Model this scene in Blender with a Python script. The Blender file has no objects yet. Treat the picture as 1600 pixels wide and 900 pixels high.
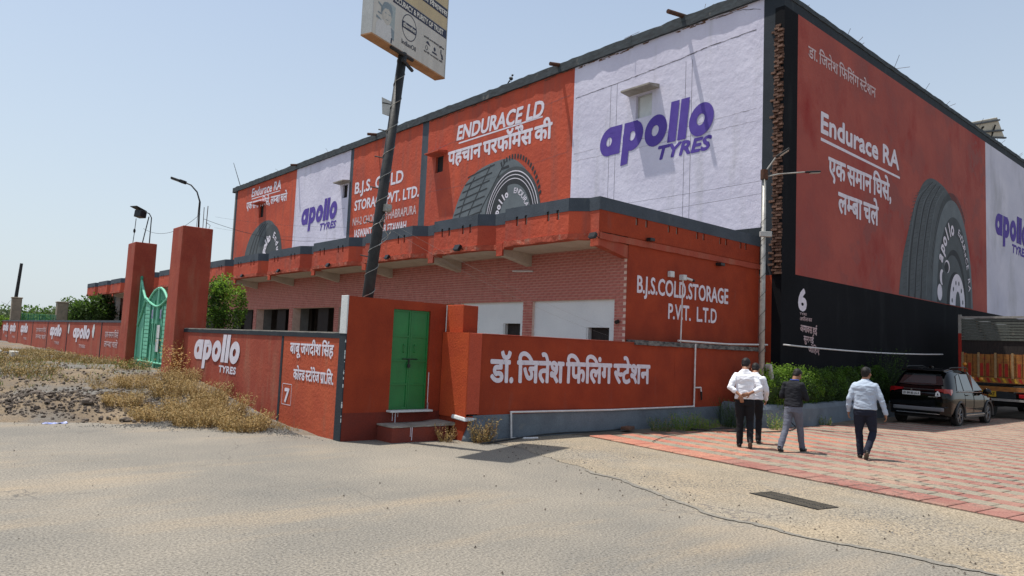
import bpy, bmesh, math, random, re
from mathutils import Vector, Matrix, noise as mnoise
rnd = random.Random(7)
SC = bpy.context.scene
COL = SC.collection
PI = math.pi
rad = math.radians

# ------------------------------------------------------------------ camera
yaw, pitch, roll = rad(40.9), rad(4.7), rad(2.49)
F = Vector((math.sin(yaw)*math.cos(pitch), math.cos(yaw)*math.cos(pitch), math.sin(pitch)))
R0 = Vector((math.cos(yaw), -math.sin(yaw), 0)); U0 = R0.cross(F)
RR = R0*math.cos(roll) + U0*math.sin(roll); UU = -R0*math.sin(roll) + U0*math.cos(roll)
cam = bpy.data.cameras.new('camera'); cam.sensor_width = 36; cam.lens = 36*1119/1600
cam.clip_end = 5000; cam.clip_start = 0.05
camo = bpy.data.objects.new('camera', cam); COL.objects.link(camo)
camo.matrix_world = Matrix(((RR.x, UU.x, -F.x, 0), (RR.y, UU.y, -F.y, 0), (RR.z, UU.z, -F.z, 1.82), (0, 0, 0, 1)))
SC.camera = camo
# ------------------------------------------------------------------ sky and sun
SUN = Vector((-0.16, 0.26, 1.0)).normalized()
w = bpy.data.worlds.new("World"); SC.world = w; w.use_nodes = True
nt = w.node_tree
sky = nt.nodes.new('ShaderNodeTexSky'); sky.sky_type = 'NISHITA'; sky.sun_disc = False
sky.sun_elevation = math.asin(SUN.z); sky.sun_rotation = math.atan2(SUN.x, SUN.y)
sky.air_density = 1.0; sky.dust_density = 1.5; sky.ozone_density = 1.0; sky.altitude = 150
bgn = nt.nodes['Background']; bgn.inputs['Strength'].default_value = 0.15
hz = nt.nodes.new('ShaderNodeMix'); hz.data_type = 'RGBA'; hz.inputs[7].default_value = (3.75, 4.2, 4.5, 1)   # dusty summer haze, thicker towards the horizon
gm = nt.nodes.new('ShaderNodeNewGeometry'); sp_ = nt.nodes.new('ShaderNodeSeparateXYZ'); nt.links.new(gm.outputs['Incoming'], sp_.inputs[0])
mr = nt.nodes.new('ShaderNodeMapRange'); mr.inputs[1].default_value = -0.45; mr.inputs[2].default_value = 0.0; mr.inputs[3].default_value = 0.42; mr.inputs[4].default_value = 0.92; nt.links.new(sp_.outputs[2], mr.inputs[0])
nt.links.new(mr.outputs[0], hz.inputs[0]); nt.links.new(sky.outputs[0], hz.inputs[6]); nt.links.new(hz.outputs[2], bgn.inputs['Color'])
sl = bpy.data.lights.new('sun', 'SUN'); sl.energy = 4.8; sl.angle = rad(0.5); sl.color = (1, 0.95, 0.87)
slo = bpy.data.objects.new('sun', sl); COL.objects.link(slo)
slo.rotation_euler = (-SUN).to_track_quat('-Z', 'Y').to_euler()
SC.view_settings.view_transform = 'Standard'; SC.view_settings.look = 'None'
SC.view_settings.exposure = 0.22; SC.view_settings.gamma = 1.0

# ------------------------------------------------------------------ materials
MATS = {}
def mat(name, col, col2=None, scale=1.5, rough=0.85, bump=0.3, bscale=25, stretch=(1, 1, 1), metal=0.0, lo=0.35, hi=0.65,
        fine=0.15, fscale=60, col3=None, scale3=0.6, lo3=0.55, hi3=0.7, stretch3=(1, 1, 1), spec=0.3, world=False, trans=0, bdist=0.02, emit=None, cracks=None, speck=None):
    m = bpy.data.materials.new(name); m.use_nodes = True; n = m.node_tree.nodes; l = m.node_tree.links
    b = n['Principled BSDF']; b.inputs['Roughness'].default_value = rough; b.inputs['Metallic'].default_value = metal
    b.inputs['Specular IOR Level'].default_value = spec
    if trans: b.inputs['Transmission Weight'].default_value = trans
    if world: tc = n.new('ShaderNodeNewGeometry').outputs['Position']
    else: tc = n.new('ShaderNodeTexCoord').outputs['Object']
    def nz(sc, st=(1, 1, 1), det=6, ro=0.6):
        mp = n.new('ShaderNodeMapping'); mp.inputs['Scale'].default_value = st; l.new(tc, mp.inputs[0])
        t = n.new('ShaderNodeTexNoise'); t.inputs['Scale'].default_value = sc; t.inputs['Detail'].default_value = det
        t.inputs['Roughness'].default_value = ro; l.new(mp.outputs[0], t.inputs[0]); return t.outputs[0]
    def rng(s, a, bb):
        r = n.new('ShaderNodeMapRange'); r.inputs[1].default_value = a; r.inputs[2].default_value = bb; l.new(s, r.inputs[0]); return r.outputs[0]
    def mix(f, a, bb, mode='MIX'):
        x = n.new('ShaderNodeMix'); x.data_type = 'RGBA'; x.blend_type = mode
        for s, v in ((0, f), (6, a), (7, bb)):
            if hasattr(v, 'links') or hasattr(v, 'is_linked'): l.new(v, x.inputs[s])
            elif s == 0: x.inputs[0].default_value = v
            else: x.inputs[s].default_value = (*v, 1)
        return x.outputs[2]
    c = col
    if col2: c = mix(rng(nz(scale, stretch), lo, hi), col, col2)
    if col3: c = mix(rng(nz(scale3, stretch3), lo3, hi3), c, col3)
    if speck:   # (colour, scale, threshold, patch scale, patch lo, patch hi)
        s1 = rng(nz(speck[1], det=2), speck[2], speck[2]+.05); s2 = rng(nz(speck[3], det=3), speck[4], speck[5])
        mm = n.new('ShaderNodeMath'); mm.operation = 'MULTIPLY'; l.new(s1, mm.inputs[0]); l.new(s2, mm.inputs[1]); c = mix(mm.outputs[0], c, speck[0])
    if cracks:  # (colour, scale, width, patch scale, lo, hi)
        vo = n.new('ShaderNodeTexVoronoi'); vo.feature = 'DISTANCE_TO_EDGE'; vo.inputs['Scale'].default_value = cracks[1]
        nn_ = n.new('ShaderNodeTexNoise'); nn_.inputs['Scale'].default_value = cracks[1]*2.5; nn_.inputs['Detail'].default_value = 5; l.new(tc, nn_.inputs[0])
        va = n.new('ShaderNodeVectorMath'); va.operation = 'MULTIPLY_ADD'; va.inputs[1].default_value = (.5/cracks[1],)*3; l.new(nn_.outputs['Color'], va.inputs[0]); l.new(tc, va.inputs[2]); l.new(va.outputs[0], vo.inputs['Vector'])
        r2 = n.new('ShaderNodeMapRange'); r2.inputs[1].default_value = cracks[2]*.4; r2.inputs[2].default_value = cracks[2]; r2.inputs[3].default_value = 1; r2.inputs[4].default_value = 0; l.new(vo.outputs['Distance'], r2.inputs[0])
        s2 = rng(nz(cracks[3], det=3), cracks[4], cracks[5]); mm = n.new('ShaderNodeMath'); mm.operation = 'MULTIPLY'; l.new(r2.outputs[0], mm.inputs[0]); l.new(s2, mm.inputs[1]); c = mix(mm.outputs[0], c, cracks[0])
    if fine:
        f = rng(nz(fscale, det=4, ro=.75), 0.3, 0.7) if fine > .5 else rng(nz(fscale, det=3), 0.3, 0.7)
        g = n.new('ShaderNodeMapRange'); g.inputs[3].default_value = 1-fine*1.4; g.inputs[4].default_value = 1+fine*0.6; l.new(f, g.inputs[0])
        cc = n.new('ShaderNodeCombineColor'); [l.new(g.outputs[0], cc.inputs[i]) for i in range(3)]
        c = mix(1.0, c, cc.outputs[0], 'MULTIPLY')
    if hasattr(c, 'is_linked'): l.new(c, b.inputs['Base Color'])
    else: b.inputs['Base Color'].default_value = (*c, 1)
    if bump:
        bn = n.new('ShaderNodeBump'); bn.inputs['Strength'].default_value = bump; bn.inputs['Distance'].default_value = bdist
        l.new(nz(bscale, det=8), bn.inputs['Height']); l.new(bn.outputs[0], b.inputs['Normal'])
    if emit:
        b.inputs['Emission Color'].default_value = (*emit, 1); b.inputs['Emission Strength'].default_value = 1
    MATS[name] = m; return m

RED = mat('red_wall_paint', (.34, .048, .015), (.25, .033, .012), scale=1.2, col3=(.27, .06, .035), scale3=2.2, stretch3=(1.5, 1.5, .35), lo3=.6, hi3=.8, bscale=12, bump=.5)
REDD = mat('dusty_red_paint', (.37, .075, .042), (.29, .05, .03), scale=1.2, col3=(.34, .12, .075), scale3=2.0, stretch3=(1.5, 1.5, .3), lo3=.5, hi3=.75, bscale=12, bump=.5)
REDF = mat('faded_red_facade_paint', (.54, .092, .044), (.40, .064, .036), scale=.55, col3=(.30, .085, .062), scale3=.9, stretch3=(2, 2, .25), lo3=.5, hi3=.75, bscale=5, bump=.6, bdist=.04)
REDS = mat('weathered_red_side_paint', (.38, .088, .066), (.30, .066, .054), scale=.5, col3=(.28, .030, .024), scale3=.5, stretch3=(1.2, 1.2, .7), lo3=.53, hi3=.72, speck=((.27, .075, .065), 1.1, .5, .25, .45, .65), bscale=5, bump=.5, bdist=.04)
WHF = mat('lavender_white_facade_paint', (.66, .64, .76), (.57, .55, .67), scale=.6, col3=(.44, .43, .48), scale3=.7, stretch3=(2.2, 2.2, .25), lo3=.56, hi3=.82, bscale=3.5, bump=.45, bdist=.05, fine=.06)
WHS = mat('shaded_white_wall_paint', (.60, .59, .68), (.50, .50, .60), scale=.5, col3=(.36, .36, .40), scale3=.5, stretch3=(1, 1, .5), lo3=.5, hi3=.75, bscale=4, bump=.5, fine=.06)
SLATE = mat('slate_grey_paint', (.075, .092, .115), (.055, .07, .088), scale=1.5, col3=(.12, .13, .13), scale3=3, stretch3=(2, 2, .4), lo3=.6, hi3=.85)
SLATED = mat('dark_slate_paint', (.028, .036, .045), (.02, .026, .034), scale=1.0, col3=(.06, .07, .075), scale3=1.5, stretch3=(2, 2, .3), lo3=.6, hi3=.85)
BLACKW = mat('black_wall_paint', (.011, .0115, .014), (.008, .0085, .0105), scale=.6, col3=(.024, .026, .028), scale3=.7, stretch3=(2, 2, .4), lo3=.55, hi3=.85, rough=.85, spec=.08)
BLUEG = mat('blue_grey_plinth_paint', (.16, .19, .22), (.12, .14, .165), scale=1.6, col3=(.22, .22, .21), scale3=2.5, lo3=.62, hi3=.8, bscale=15, bump=.5)
CONC = mat('bare_concrete', (.36, .33, .29), (.26, .235, .2), scale=2.5, col3=(.12, .11, .1), scale3=1.3, lo3=.6, hi3=.8, bscale=30)
CONCG = mat('grey_cement', (.24, .24, .23), (.17, .17, .165), scale=2.5)
GRIME = mat('grimy_cement', (.22, .2, .18), (.04, .04, .04), scale=6, stretch=(1, 1, 2), bscale=20, bump=.8)
WPAINT = mat('white_lettering_paint', (.74, .70, .77), (.64, .60, .67), scale=4, fine=.08, bump=.1)
WTHIN = mat('thin_white_paint', (.62, .50, .52), (.50, .34, .34), scale=5, fine=.1, bump=.1)
PURPLE = mat('purple_lettering_paint', (.085, .05, .30), (.10, .065, .33), scale=3, fine=.08, bump=.1)
LIME = mat('whitewash', (.66, .68, .68), (.56, .58, .58), scale=2, col3=(.42, .42, .4), scale3=3, lo3=.65, hi3=.85)
LIMEB = mat('blue_white_wash', (.74, .77, .78), (.68, .71, .73), scale=1.2, fine=.05)
SOFF = mat('bounce_lit_soffit', (.58, .54, .46), (.48, .44, .37), scale=2.5, col3=(.3, .27, .22), scale3=1.3, lo3=.62, hi3=.8)  # concrete lightened so its colour holds the bounce off the ground
BRICKP = mat('pinkish_brick', (.54, .20, .165), (.40, .13, .105), scale=6, rough=.7, col3=(.42, .17, .13), scale3=.5, bump=.2)
MORTAR = mat('pale_mortar', (.78, .60, .52), (.66, .48, .40), scale=5)
BRICKO = mat('broken_old_brick', (.19, .095, .062), (.10, .055, .042), scale=9, col3=(.36, .24, .16), scale3=12, bump=.9, bscale=40)
TYRE1 = mat('painted_tyre_grey', (.10, .115, .125), (.08, .092, .10), scale=2, fine=.1)
TYRE2 = mat('painted_tyre_dark', (.032, .036, .042), (.04, .045, .05), scale=2, fine=.1)
TYRE3 = mat('painted_tyre_mid_grey', (.15, .175, .19), (.125, .145, .16), scale=2, fine=.1)
TYRE4 = mat('painted_tyre_edge', (.06, .07, .078), (.075, .085, .092), scale=2, fine=.1)
GRN = mat('green_door_paint', (.014, .19, .045), (.012, .15, .036), scale=3, rough=.45, spec=.5, bump=.08, fine=.06)
GRNL = mat('pale_green_gate_paint', (.20, .58, .40), (.16, .48, .33), scale=3, rough=.6, bump=.1, col3=(.36, .50, .36), scale3=4, lo3=.65, hi3=.8)
GRND = mat('deep_green_gate_paint', (.05, .26, .16), (.04, .2, .12), scale=3, rough=.6, bump=.1)
STEELD = mat('dark_painted_steel', (.022, .024, .027), (.04, .04, .04), scale=6, rough=.55, metal=.2, bump=.15)
GALV = mat('galvanised_steel', (.42, .41, .38), (.30, .29, .27), scale=8, rough=.5, metal=.4, bump=.15)
RUST = mat('rusty_iron', (.12, .05, .03), (.06, .04, .03), scale=10, rough=.9)
PVC = mat('white_plastic_pipe', (.72, .70, .70), (.60, .57, .55), scale=5, rough=.4, bump=0)
CREAM = mat('faded_cream_sign_face', (.56, .54, .49), (.47, .45, .41), scale=1.5, stretch=(3, 3, .5), rough=.4, bump=0, fine=.05)
YELS = mat('faded_yellow_sign_face', (.52, .42, .24), (.45, .36, .22), scale=1.5, stretch=(3, 3, .3), rough=.4, bump=0, fine=.05)
PALEM = mat('pale_sign_metal', (.50, .50, .48), (.42, .42, .40), scale=3, rough=.5, metal=.2, bump=.05)
ORNG = mat('rusted_orange_metal', (.45, .25, .13), (.34, .18, .09), scale=4, rough=.7)
NAVY = mat('navy_sign_print', (.025, .03, .06), None, fine=.1, bump=0, rough=.5)
CRW = mat('cream_sign_lettering', (.70, .68, .62), None, fine=.05, bump=0, rough=.5)
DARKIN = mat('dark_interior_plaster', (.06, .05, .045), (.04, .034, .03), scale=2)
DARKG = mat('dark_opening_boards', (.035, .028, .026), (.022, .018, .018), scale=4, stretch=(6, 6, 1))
BLKP = mat('black_plastic', (.015, .015, .016), None, rough=.4, fine=0, bump=0)
RUBB = mat('black_rubber', (.018, .018, .019), (.03, .028, .026), scale=10, rough=.85)
GLASSD = mat('dark_car_glass', (.02, .024, .026), None, rough=.05, fine=0, bump=0, spec=1.0)
GLASSL = mat('sky_reflecting_glass', (.05, .06, .065), None, rough=.08, fine=0, bump=0, spec=1.0)
CARP = mat('black_car_paint', (.0025, .0026, .003), None, rough=.06, fine=0, bump=0, spec=.26)
bpy.data.materials['black_car_paint'].node_tree.nodes['Principled BSDF'].inputs['Coat Weight'].default_value = .12
CLAD = mat('grey_car_cladding', (.05, .05, .052), None, rough=.5, fine=.1, bump=0)
TAILR = mat('red_tail_lamp', (.28, .008, .012), None, rough=.15, fine=0, bump=0, spec=.8)
RIMM = mat('grey_alloy', (.16, .16, .165), None, rough=.35, metal=.8, fine=0, bump=0)
CHROME = mat('chrome_trim', (.6, .6, .6), None, rough=.2, metal=.9, fine=0, bump=0)
PLATE = mat('white_number_plate', (.72, .72, .72), None, rough=.4, fine=0, bump=0)
AMBER = mat('amber_lamp', (.75, .28, .02), None, rough=.3, fine=0, bump=0, spec=.7)
SOLAR = mat('solar_panel_back', (.55, .50, .40), (.47, .43, .35), scale=3, rough=.6, bump=0)
ASPH = mat('dusty_asphalt', (.305, .270, .218), (.195, .183, .16), scale=.38, world=True, col3=(.39, .305, .205), scale3=.42, stretch3=(.5, 1.9, 1), lo3=.52, hi3=.82, cracks=((.16, .145, .125), .42, .006, .3, .52, .62), speck=((.13, .125, .12), 32, .60, .4, .35, .6),
           rough=.9, bump=.16, bscale=45, bdist=.010, fine=.55, fscale=42, lo=.3, hi=.7)
EARTH = mat('dry_sandy_earth', (.25, .19, .125), (.13, .098, .068), scale=.9, world=True, col3=(.17, .16, .145), scale3=.45, lo3=.43, hi3=.56, bump=.9, bscale=30, fine=.35, fscale=45, rough=.95)
GRAV = mat('grey_gravel', (.20, .19, .175), (.26, .245, .22), scale=1.5, world=True, fine=.5, fscale=55, bump=1, bscale=60)
APRON = mat('sandy_concrete_apron', (.375, .305, .215), (.30, .255, .19), scale=.9, world=True, col3=(.31, .275, .22), scale3=.6, lo3=.45, hi3=.66, speck=((.12, .115, .11), 26, .56, .38, .46, .56), cracks=((.2, .175, .15), .4, .006, .3, .5, .6), bump=.5, bscale=50, bdist=.012, fine=.6, fscale=40, rough=.9)
PAVR = mat('red_paver', (.26, .105, .085), (.32, .155, .125), scale=1.6, world=True, col3=(.36, .25, .185), scale3=.7, lo3=.42, hi3=.72, speck=((.18, .11, .09), 9, .56, .6, .4, .6), fine=.25, fscale=45, bscale=50)
PAVO = mat('orange_red_paver', (.46, .18, .12), (.38, .15, .11), scale=1.6, world=True, col3=(.42, .28, .19), scale3=.7, lo3=.45, hi3=.75, speck=((.28, .14, .10), 9, .56, .6, .4, .6), fine=.22, fscale=45, bscale=50)
PAVB = mat('beige_green_paver', (.275, .245, .185), (.235, .21, .165), scale=1.6, world=True, col3=(.33, .26, .19), scale3=.7, lo3=.42, hi3=.75, speck=((.17, .16, .13), 9, .56, .6, .4, .6), fine=.22, fscale=45, bscale=50)
PAVJ = mat('sandy_joint_fill', (.11, .09, .07), (.19, .15, .11), scale=2, world=True)
STONE = mat('rubble_stone', (.17, .145, .12), (.28, .24, .19), scale=3, world=True, bump=.8, bscale=20)
DARKS = mat('dark_soil_clod', (.10, .08, .065), (.15, .12, .095), scale=4, world=True, bump=.9, bscale=25)
BARK = mat('grey_brown_bark', (.13, .10, .07), (.08, .06, .045), scale=6, bump=.8)
def leafmat(name, c, c2, tr=.3):
    m = mat(name, c, c2, scale=3.5, rough=.6, bump=0, fine=.3, fscale=20, spec=.25); b = m.node_tree.nodes['Principled BSDF']
    m.node_tree.nodes['Principled BSDF'].inputs['Specular IOR Level'].default_value = .2
    t = m.node_tree.nodes.new('ShaderNodeBsdfTranslucent'); mx = m.node_tree.nodes.new('ShaderNodeMixShader'); mx.inputs[0].default_value = tr
    l = m.node_tree.links
    src = b.inputs['Base Color'].links[0].from_socket; l.new(src, t.inputs[0])
    l.new(b.outputs[0], mx.inputs[1]); l.new(t.outputs[0], mx.inputs[2]); l.new(mx.outputs[0], m.node_tree.nodes['Material Output'].inputs[0])
    return m
LEAF = leafmat('fresh_green_leaf', (.11, .22, .028), (.08, .15, .02), .4)
LEAFL = leafmat('yellow_green_leaf', (.26, .42, .05), (.18, .32, .04), .45)
LEAFD = leafmat('dark_green_leaf', (.035, .065, .018), (.055, .10, .025))
LEAFH = leafmat('hazy_olive_leaf', (.12, .155, .08), (.15, .19, .095), .35)
DRY = leafmat('dry_straw_weed', (.46, .31, .11), (.30, .19, .075), .25)
DRYG = leafmat('half_dry_grass', (.36, .26, .11), (.22, .18, .075), .25)
DRYL = leafmat('golden_dry_straw', (.50, .35, .15), (.40, .27, .12), .25)
SKIN = mat('brown_skin', (.30, .15, .09), None, rough=.55, fine=.08, bump=0)
HAIR = mat('black_hair', (.012, .010, .010), None, rough=.6, fine=.3, bump=.4, bscale=90)
SHW = mat('white_shirt_cloth', (.80, .81, .86), None, rough=.9, fine=.04, bump=.35, bscale=9, bdist=.03)
SHB = mat('pale_blue_shirt_cloth', (.40, .47, .57), None, rough=.9, fine=.05, bump=.35, bscale=9, bdist=.03)
SHK = mat('black_shirt_cloth', (.012, .013, .018), None, rough=.85, fine=.05, bump=.35, bscale=9, bdist=.03)
TRK = mat('black_trouser_cloth', (.010, .010, .013), None, rough=.9, fine=.05, bump=.3, bscale=8, bdist=.03)
TRN = mat('navy_trouser_cloth', (.014, .017, .032), None, rough=.9, fine=.05, bump=.3, bscale=8, bdist=.03)
TRG = mat('grey_trouser_cloth', (.13, .14, .18), None, rough=.9, fine=.08, bump=.3, bscale=8, bdist=.03)
SHOE = mat('black_shoe_leather', (.012, .011, .011), None, rough=.4, fine=0, bump=0)
SOLE = mat('dusty_shoe_sole', (.12, .10, .085), None, rough=.9)

# ------------------------------------------------------------------ builders
ORG = {}
def base_of(p): return ORG.get(p.name, Vector((0, 0, 0))) if p else Vector((0, 0, 0))
def tag(o, label=None, cat=None, group=None, kind=None):
    if label: o['label'] = label
    if cat: o['category'] = cat
    if group: o['group'] = group
    if kind: o['kind'] = kind
    return o
def thing(name, label, cat, loc=(0, 0, 0), group=None):
    o = bpy.data.objects.new(name, None); o.empty_display_size = .2; COL.objects.link(o); o.location = loc
    ORG[o.name] = Vector(loc); return tag(o, label, cat, group)
class MB:
    def __init__(s): s.v = []; s.f = []; s.m = []
    def add(s, v, f, mi=0):
        k = len(s.v); s.v += [tuple(p) for p in v]; s.f += [tuple(i+k for i in q) for q in f]; s.m += [mi]*len(f); return s
    def box(s, x0, y0, z0, x1, y1, z1, mi=0):
        x0, x1 = min(x0, x1), max(x0, x1); y0, y1 = min(y0, y1), max(y0, y1); z0, z1 = min(z0, z1), max(z0, z1)
        return s.add([(x0, y0, z0), (x1, y0, z0), (x1, y1, z0), (x0, y1, z0), (x0, y0, z1), (x1, y0, z1), (x1, y1, z1), (x0, y1, z1)],
                     [(0, 3, 2, 1), (4, 5, 6, 7), (0, 1, 5, 4), (1, 2, 6, 5), (2, 3, 7, 6), (3, 0, 4, 7)], mi)
    def obox(s, c, sz, rot=None, mi=0):
        c = Vector(c); rot = rot or Matrix.Identity(3); v = []
        for dz in (-1, 1):
            for dx, dy in ((-1, -1), (1, -1), (1, 1), (-1, 1)):
                v.append(c + rot @ Vector((dx*sz[0]/2, dy*sz[1]/2, dz*sz[2]/2)))
        return s.add(v, [(0, 3, 2, 1), (4, 5, 6, 7), (0, 1, 5, 4), (1, 2, 6, 5), (2, 3, 7, 6), (3, 0, 4, 7)], mi)
    def tube(s, pts, r, n=8, mi=0, cap=True, sq=1.0):
        pts = [Vector(p) for p in pts]; rs = r if isinstance(r, (list, tuple)) else [r]*len(pts); v = []; f = []
        up = None
        for i, p in enumerate(pts):
            d = (pts[min(i+1, len(pts)-1)] - pts[max(i-1, 0)])
            d = d.normalized() if d.length > 1e-9 else Vector((0, 0, 1))
            if up is None:
                up = Vector((0, 0, 1)) if abs(d.z) < .9 else Vector((1, 0, 0))
            a = d.cross(up)
            a = a.normalized() if a.length > 1e-6 else d.orthogonal().normalized()
            b = a.cross(d).normalized(); up = b
            for k in range(n):
                t = 2*PI*k/n; v.append(p + a*rs[i]*math.cos(t) + b*rs[i]*sq*math.sin(t))
        for i in range(len(pts)-1):
            for k in range(n): f.append((i*n+k, i*n+(k+1) % n, (i+1)*n+(k+1) % n, (i+1)*n+k))
        if cap: f.append(tuple(range(n-1, -1, -1))); f.append(tuple((len(pts)-1)*n+k for k in range(n)))
        return s.add(v, f, mi)
    def ell(s, c, r, n=12, m=8, rot=None, mi=0):
        c = Vector(c); rot = rot or Matrix.Identity(3); v = [c + rot @ Vector((0, 0, -r[2]))]; f = []
        for i in range(1, m):
            ph = -PI/2 + PI*i/m
            for k in range(n):
                t = 2*PI*k/n; v.append(c + rot @ Vector((r[0]*math.cos(ph)*math.cos(t), r[1]*math.cos(ph)*math.sin(t), r[2]*math.sin(ph))))
        v.append(c + rot @ Vector((0, 0, r[2])))
        for k in range(n): f.append((0, 1+(k+1) % n, 1+k)); f.append((len(v)-1, len(v)-1-n+k, len(v)-1-n+(k+1) % n))
        for i in range(m-2):
            for k in range(n): f.append((1+i*n+k, 1+i*n+(k+1) % n, 1+(i+1)*n+(k+1) % n, 1+(i+1)*n+k))
        return s.add(v, f, mi)
    def rings(s, rings, mi=0, cap=True):
        n = len(rings[0]); v = [p for r in rings for p in r]; f = []
        for i in range(len(rings)-1):
            for k in range(n): f.append((i*n+k, i*n+(k+1) % n, (i+1)*n+(k+1) % n, (i+1)*n+k))
        if cap: f.append(tuple(range(n-1, -1, -1))); f.append(tuple((len(rings)-1)*n+k for k in range(n)))
        return s.add(v, f, mi)
    def prism(s, poly, fn, d0, d1, mi=0):
        a = [fn(p[0], p[1], d0) for p in poly]; b = [fn(p[0], p[1], d1) for p in poly]; n = len(poly)
        return s.add(a+b, [tuple(range(n-1, -1, -1)), tuple(range(n, 2*n))] + [(k, (k+1) % n, n+(k+1) % n, n+k) for k in range(n)], mi)
    def quad(s, c, a, b, mi=0):
        c = Vector(c); return s.add([c-a-b, c+a-b, c+a+b, c-a+b], [(0, 1, 2, 3)], mi)
    def mesh(s, name, m, off=Vector((0, 0, 0)), smooth=False):
        me = bpy.data.meshes.new(name)
        ox, oy, oz = off
        me.from_pydata([(p[0]-ox, p[1]-oy, p[2]-oz) for p in s.v], [], s.f)
        ms = m if isinstance(m, (list, tuple)) else [m]
        for x in ms: me.materials.append(x)
        if len(ms) > 1: me.polygons.foreach_set('material_index', s.m)
        if smooth: me.polygons.foreach_set('use_smooth', [True]*len(me.polygons))
        me.update(); return me
    def build(s, name, m, parent=None, smooth=False, kind=None, bevel=0, fixn=False):
        off = base_of(parent)
        me = s.mesh(name, m, off, smooth)
        if fixn:
            bm = bmesh.new(); bm.from_mesh(me); bmesh.ops.recalc_face_normals(bm, faces=bm.faces); bm.to_mesh(me); bm.free()
        o = bpy.data.objects.new(name, me); COL.objects.link(o)
        if parent: o.parent = parent; ORG[o.name] = off
        if bevel:
            md = o.modifiers.new('bevel', 'BEVEL'); md.width = bevel; md.segments = 2; md.limit_method = 'ANGLE'
        if kind: o['kind'] = kind
        return o
def copy_tree(o, parent=None, loc=None, rz=None):
    c = o.copy(); COL.objects.link(c)
    if parent: c.parent = parent
    if loc is not None: c.location = loc
    if rz is not None: c.rotation_euler.z = rz
    for ch in list(o.children): copy_tree(ch, c)
    return c
def lerp(a, b, t): return a+(b-a)*t
def sstep(t): t = max(0, min(1, t)); return t*t*(3-2*t)
def PL(X): return lambda u, z, h=0: (X-h, u, z)      # plane facing -X; u is world Y
def PF(Y): return lambda u, z, h=0: (u, Y-h, z)      # plane facing -Y; u is world X

def slab(mb, axis, c, thick, u0, u1, z0, z1, holes=(), mi=0):
    """wall slab whose outer face is at c (facing -X for 'X', -Y for 'Y'), with rectangular holes"""
    us = sorted({u0, u1, *[h[0] for h in holes], *[h[1] for h in holes]}); zs = sorted({z0, z1, *[h[2] for h in holes], *[h[3] for h in holes]})
    us = [u for u in us if u0 <= u <= u1]; zs = [z for z in zs if z0 <= z <= z1]
    g = (lambda u, z, d: (c+d, u, z)) if axis == 'X' else (lambda u, z, d: (u, c+d, z))
    def solid(i, j):
        if i < 0 or j < 0 or i >= len(us)-1 or j >= len(zs)-1: return False
        uc, zc = (us[i]+us[i+1])/2, (zs[j]+zs[j+1])/2
        return not any(h[0] < uc < h[1] and h[2] < zc < h[3] for h in holes)
    for i in range(len(us)-1):
        for j in range(len(zs)-1):
            if not solid(i, j): continue
            a, b, p, q = us[i], us[i+1], zs[j], zs[j+1]
            for d in (0, thick): mb.add([g(a, p, d), g(b, p, d), g(b, q, d), g(a, q, d)], [(0, 1, 2, 3)], mi)
            if not solid(i-1, j): mb.add([g(a, p, 0), g(a, q, 0), g(a, q, thick), g(a, p, thick)], [(0, 1, 2, 3)], mi)
            if not solid(i+1, j): mb.add([g(b, p, 0), g(b, q, 0), g(b, q, thick), g(b, p, thick)], [(0, 1, 2, 3)], mi)
            if not solid(i, j-1): mb.add([g(a, p, 0), g(b, p, 0), g(b, p, thick), g(a, p, thick)], [(0, 1, 2, 3)], mi)
            if not solid(i, j+1): mb.add([g(a, q, 0), g(b, q, 0), g(b, q, thick), g(a, q, thick)], [(0, 1, 2, 3)], mi)
    return mb

# ------------------------------------------------------------------ lettering
_tc = {}
def glyphs(s):
    if s in _tc: return _tc[s]
    c = bpy.data.curves.new('t', 'FONT'); c.body = s; c.size = 1; c.resolution_u = 3
    o = bpy.data.objects.new('t', c); COL.objects.link(o)
    me = o.to_mesh(); v = [(p.co.x, p.co.y) for p in me.vertices]; f = [tuple(p.vertices) for p in me.polygons]
    o.to_mesh_clear(); bpy.data.objects.remove(o); bpy.data.curves.remove(c)
    _tc[s] = (v, f); return v, f
def gadv(s):
    v, _ = glyphs(s+'I'); w, _ = glyphs('I'); return max(p[0] for p in v) - max(p[0] for p in w)
def clip_x(v, f, x):
    bm = bmesh.new(); vs = [bm.verts.new((p[0], p[1], 0)) for p in v]
    for q in f:
        try: bm.faces.new([vs[i] for i in q])
        except ValueError: pass
    bmesh.ops.bisect_plane(bm, geom=bm.verts[:]+bm.edges[:]+bm.faces[:], plane_co=(x, 0, 0), plane_no=(1, 0, 0), clear_outer=True)
    bm.verts.index_update(); r = ([(p.co.x, p.co.y) for p in bm.verts], [tuple(a.index for a in q.verts) for q in bm.faces]); bm.free(); return r
HALF = {'स': .495, 'म': .418, 'ल': .50}
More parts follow.
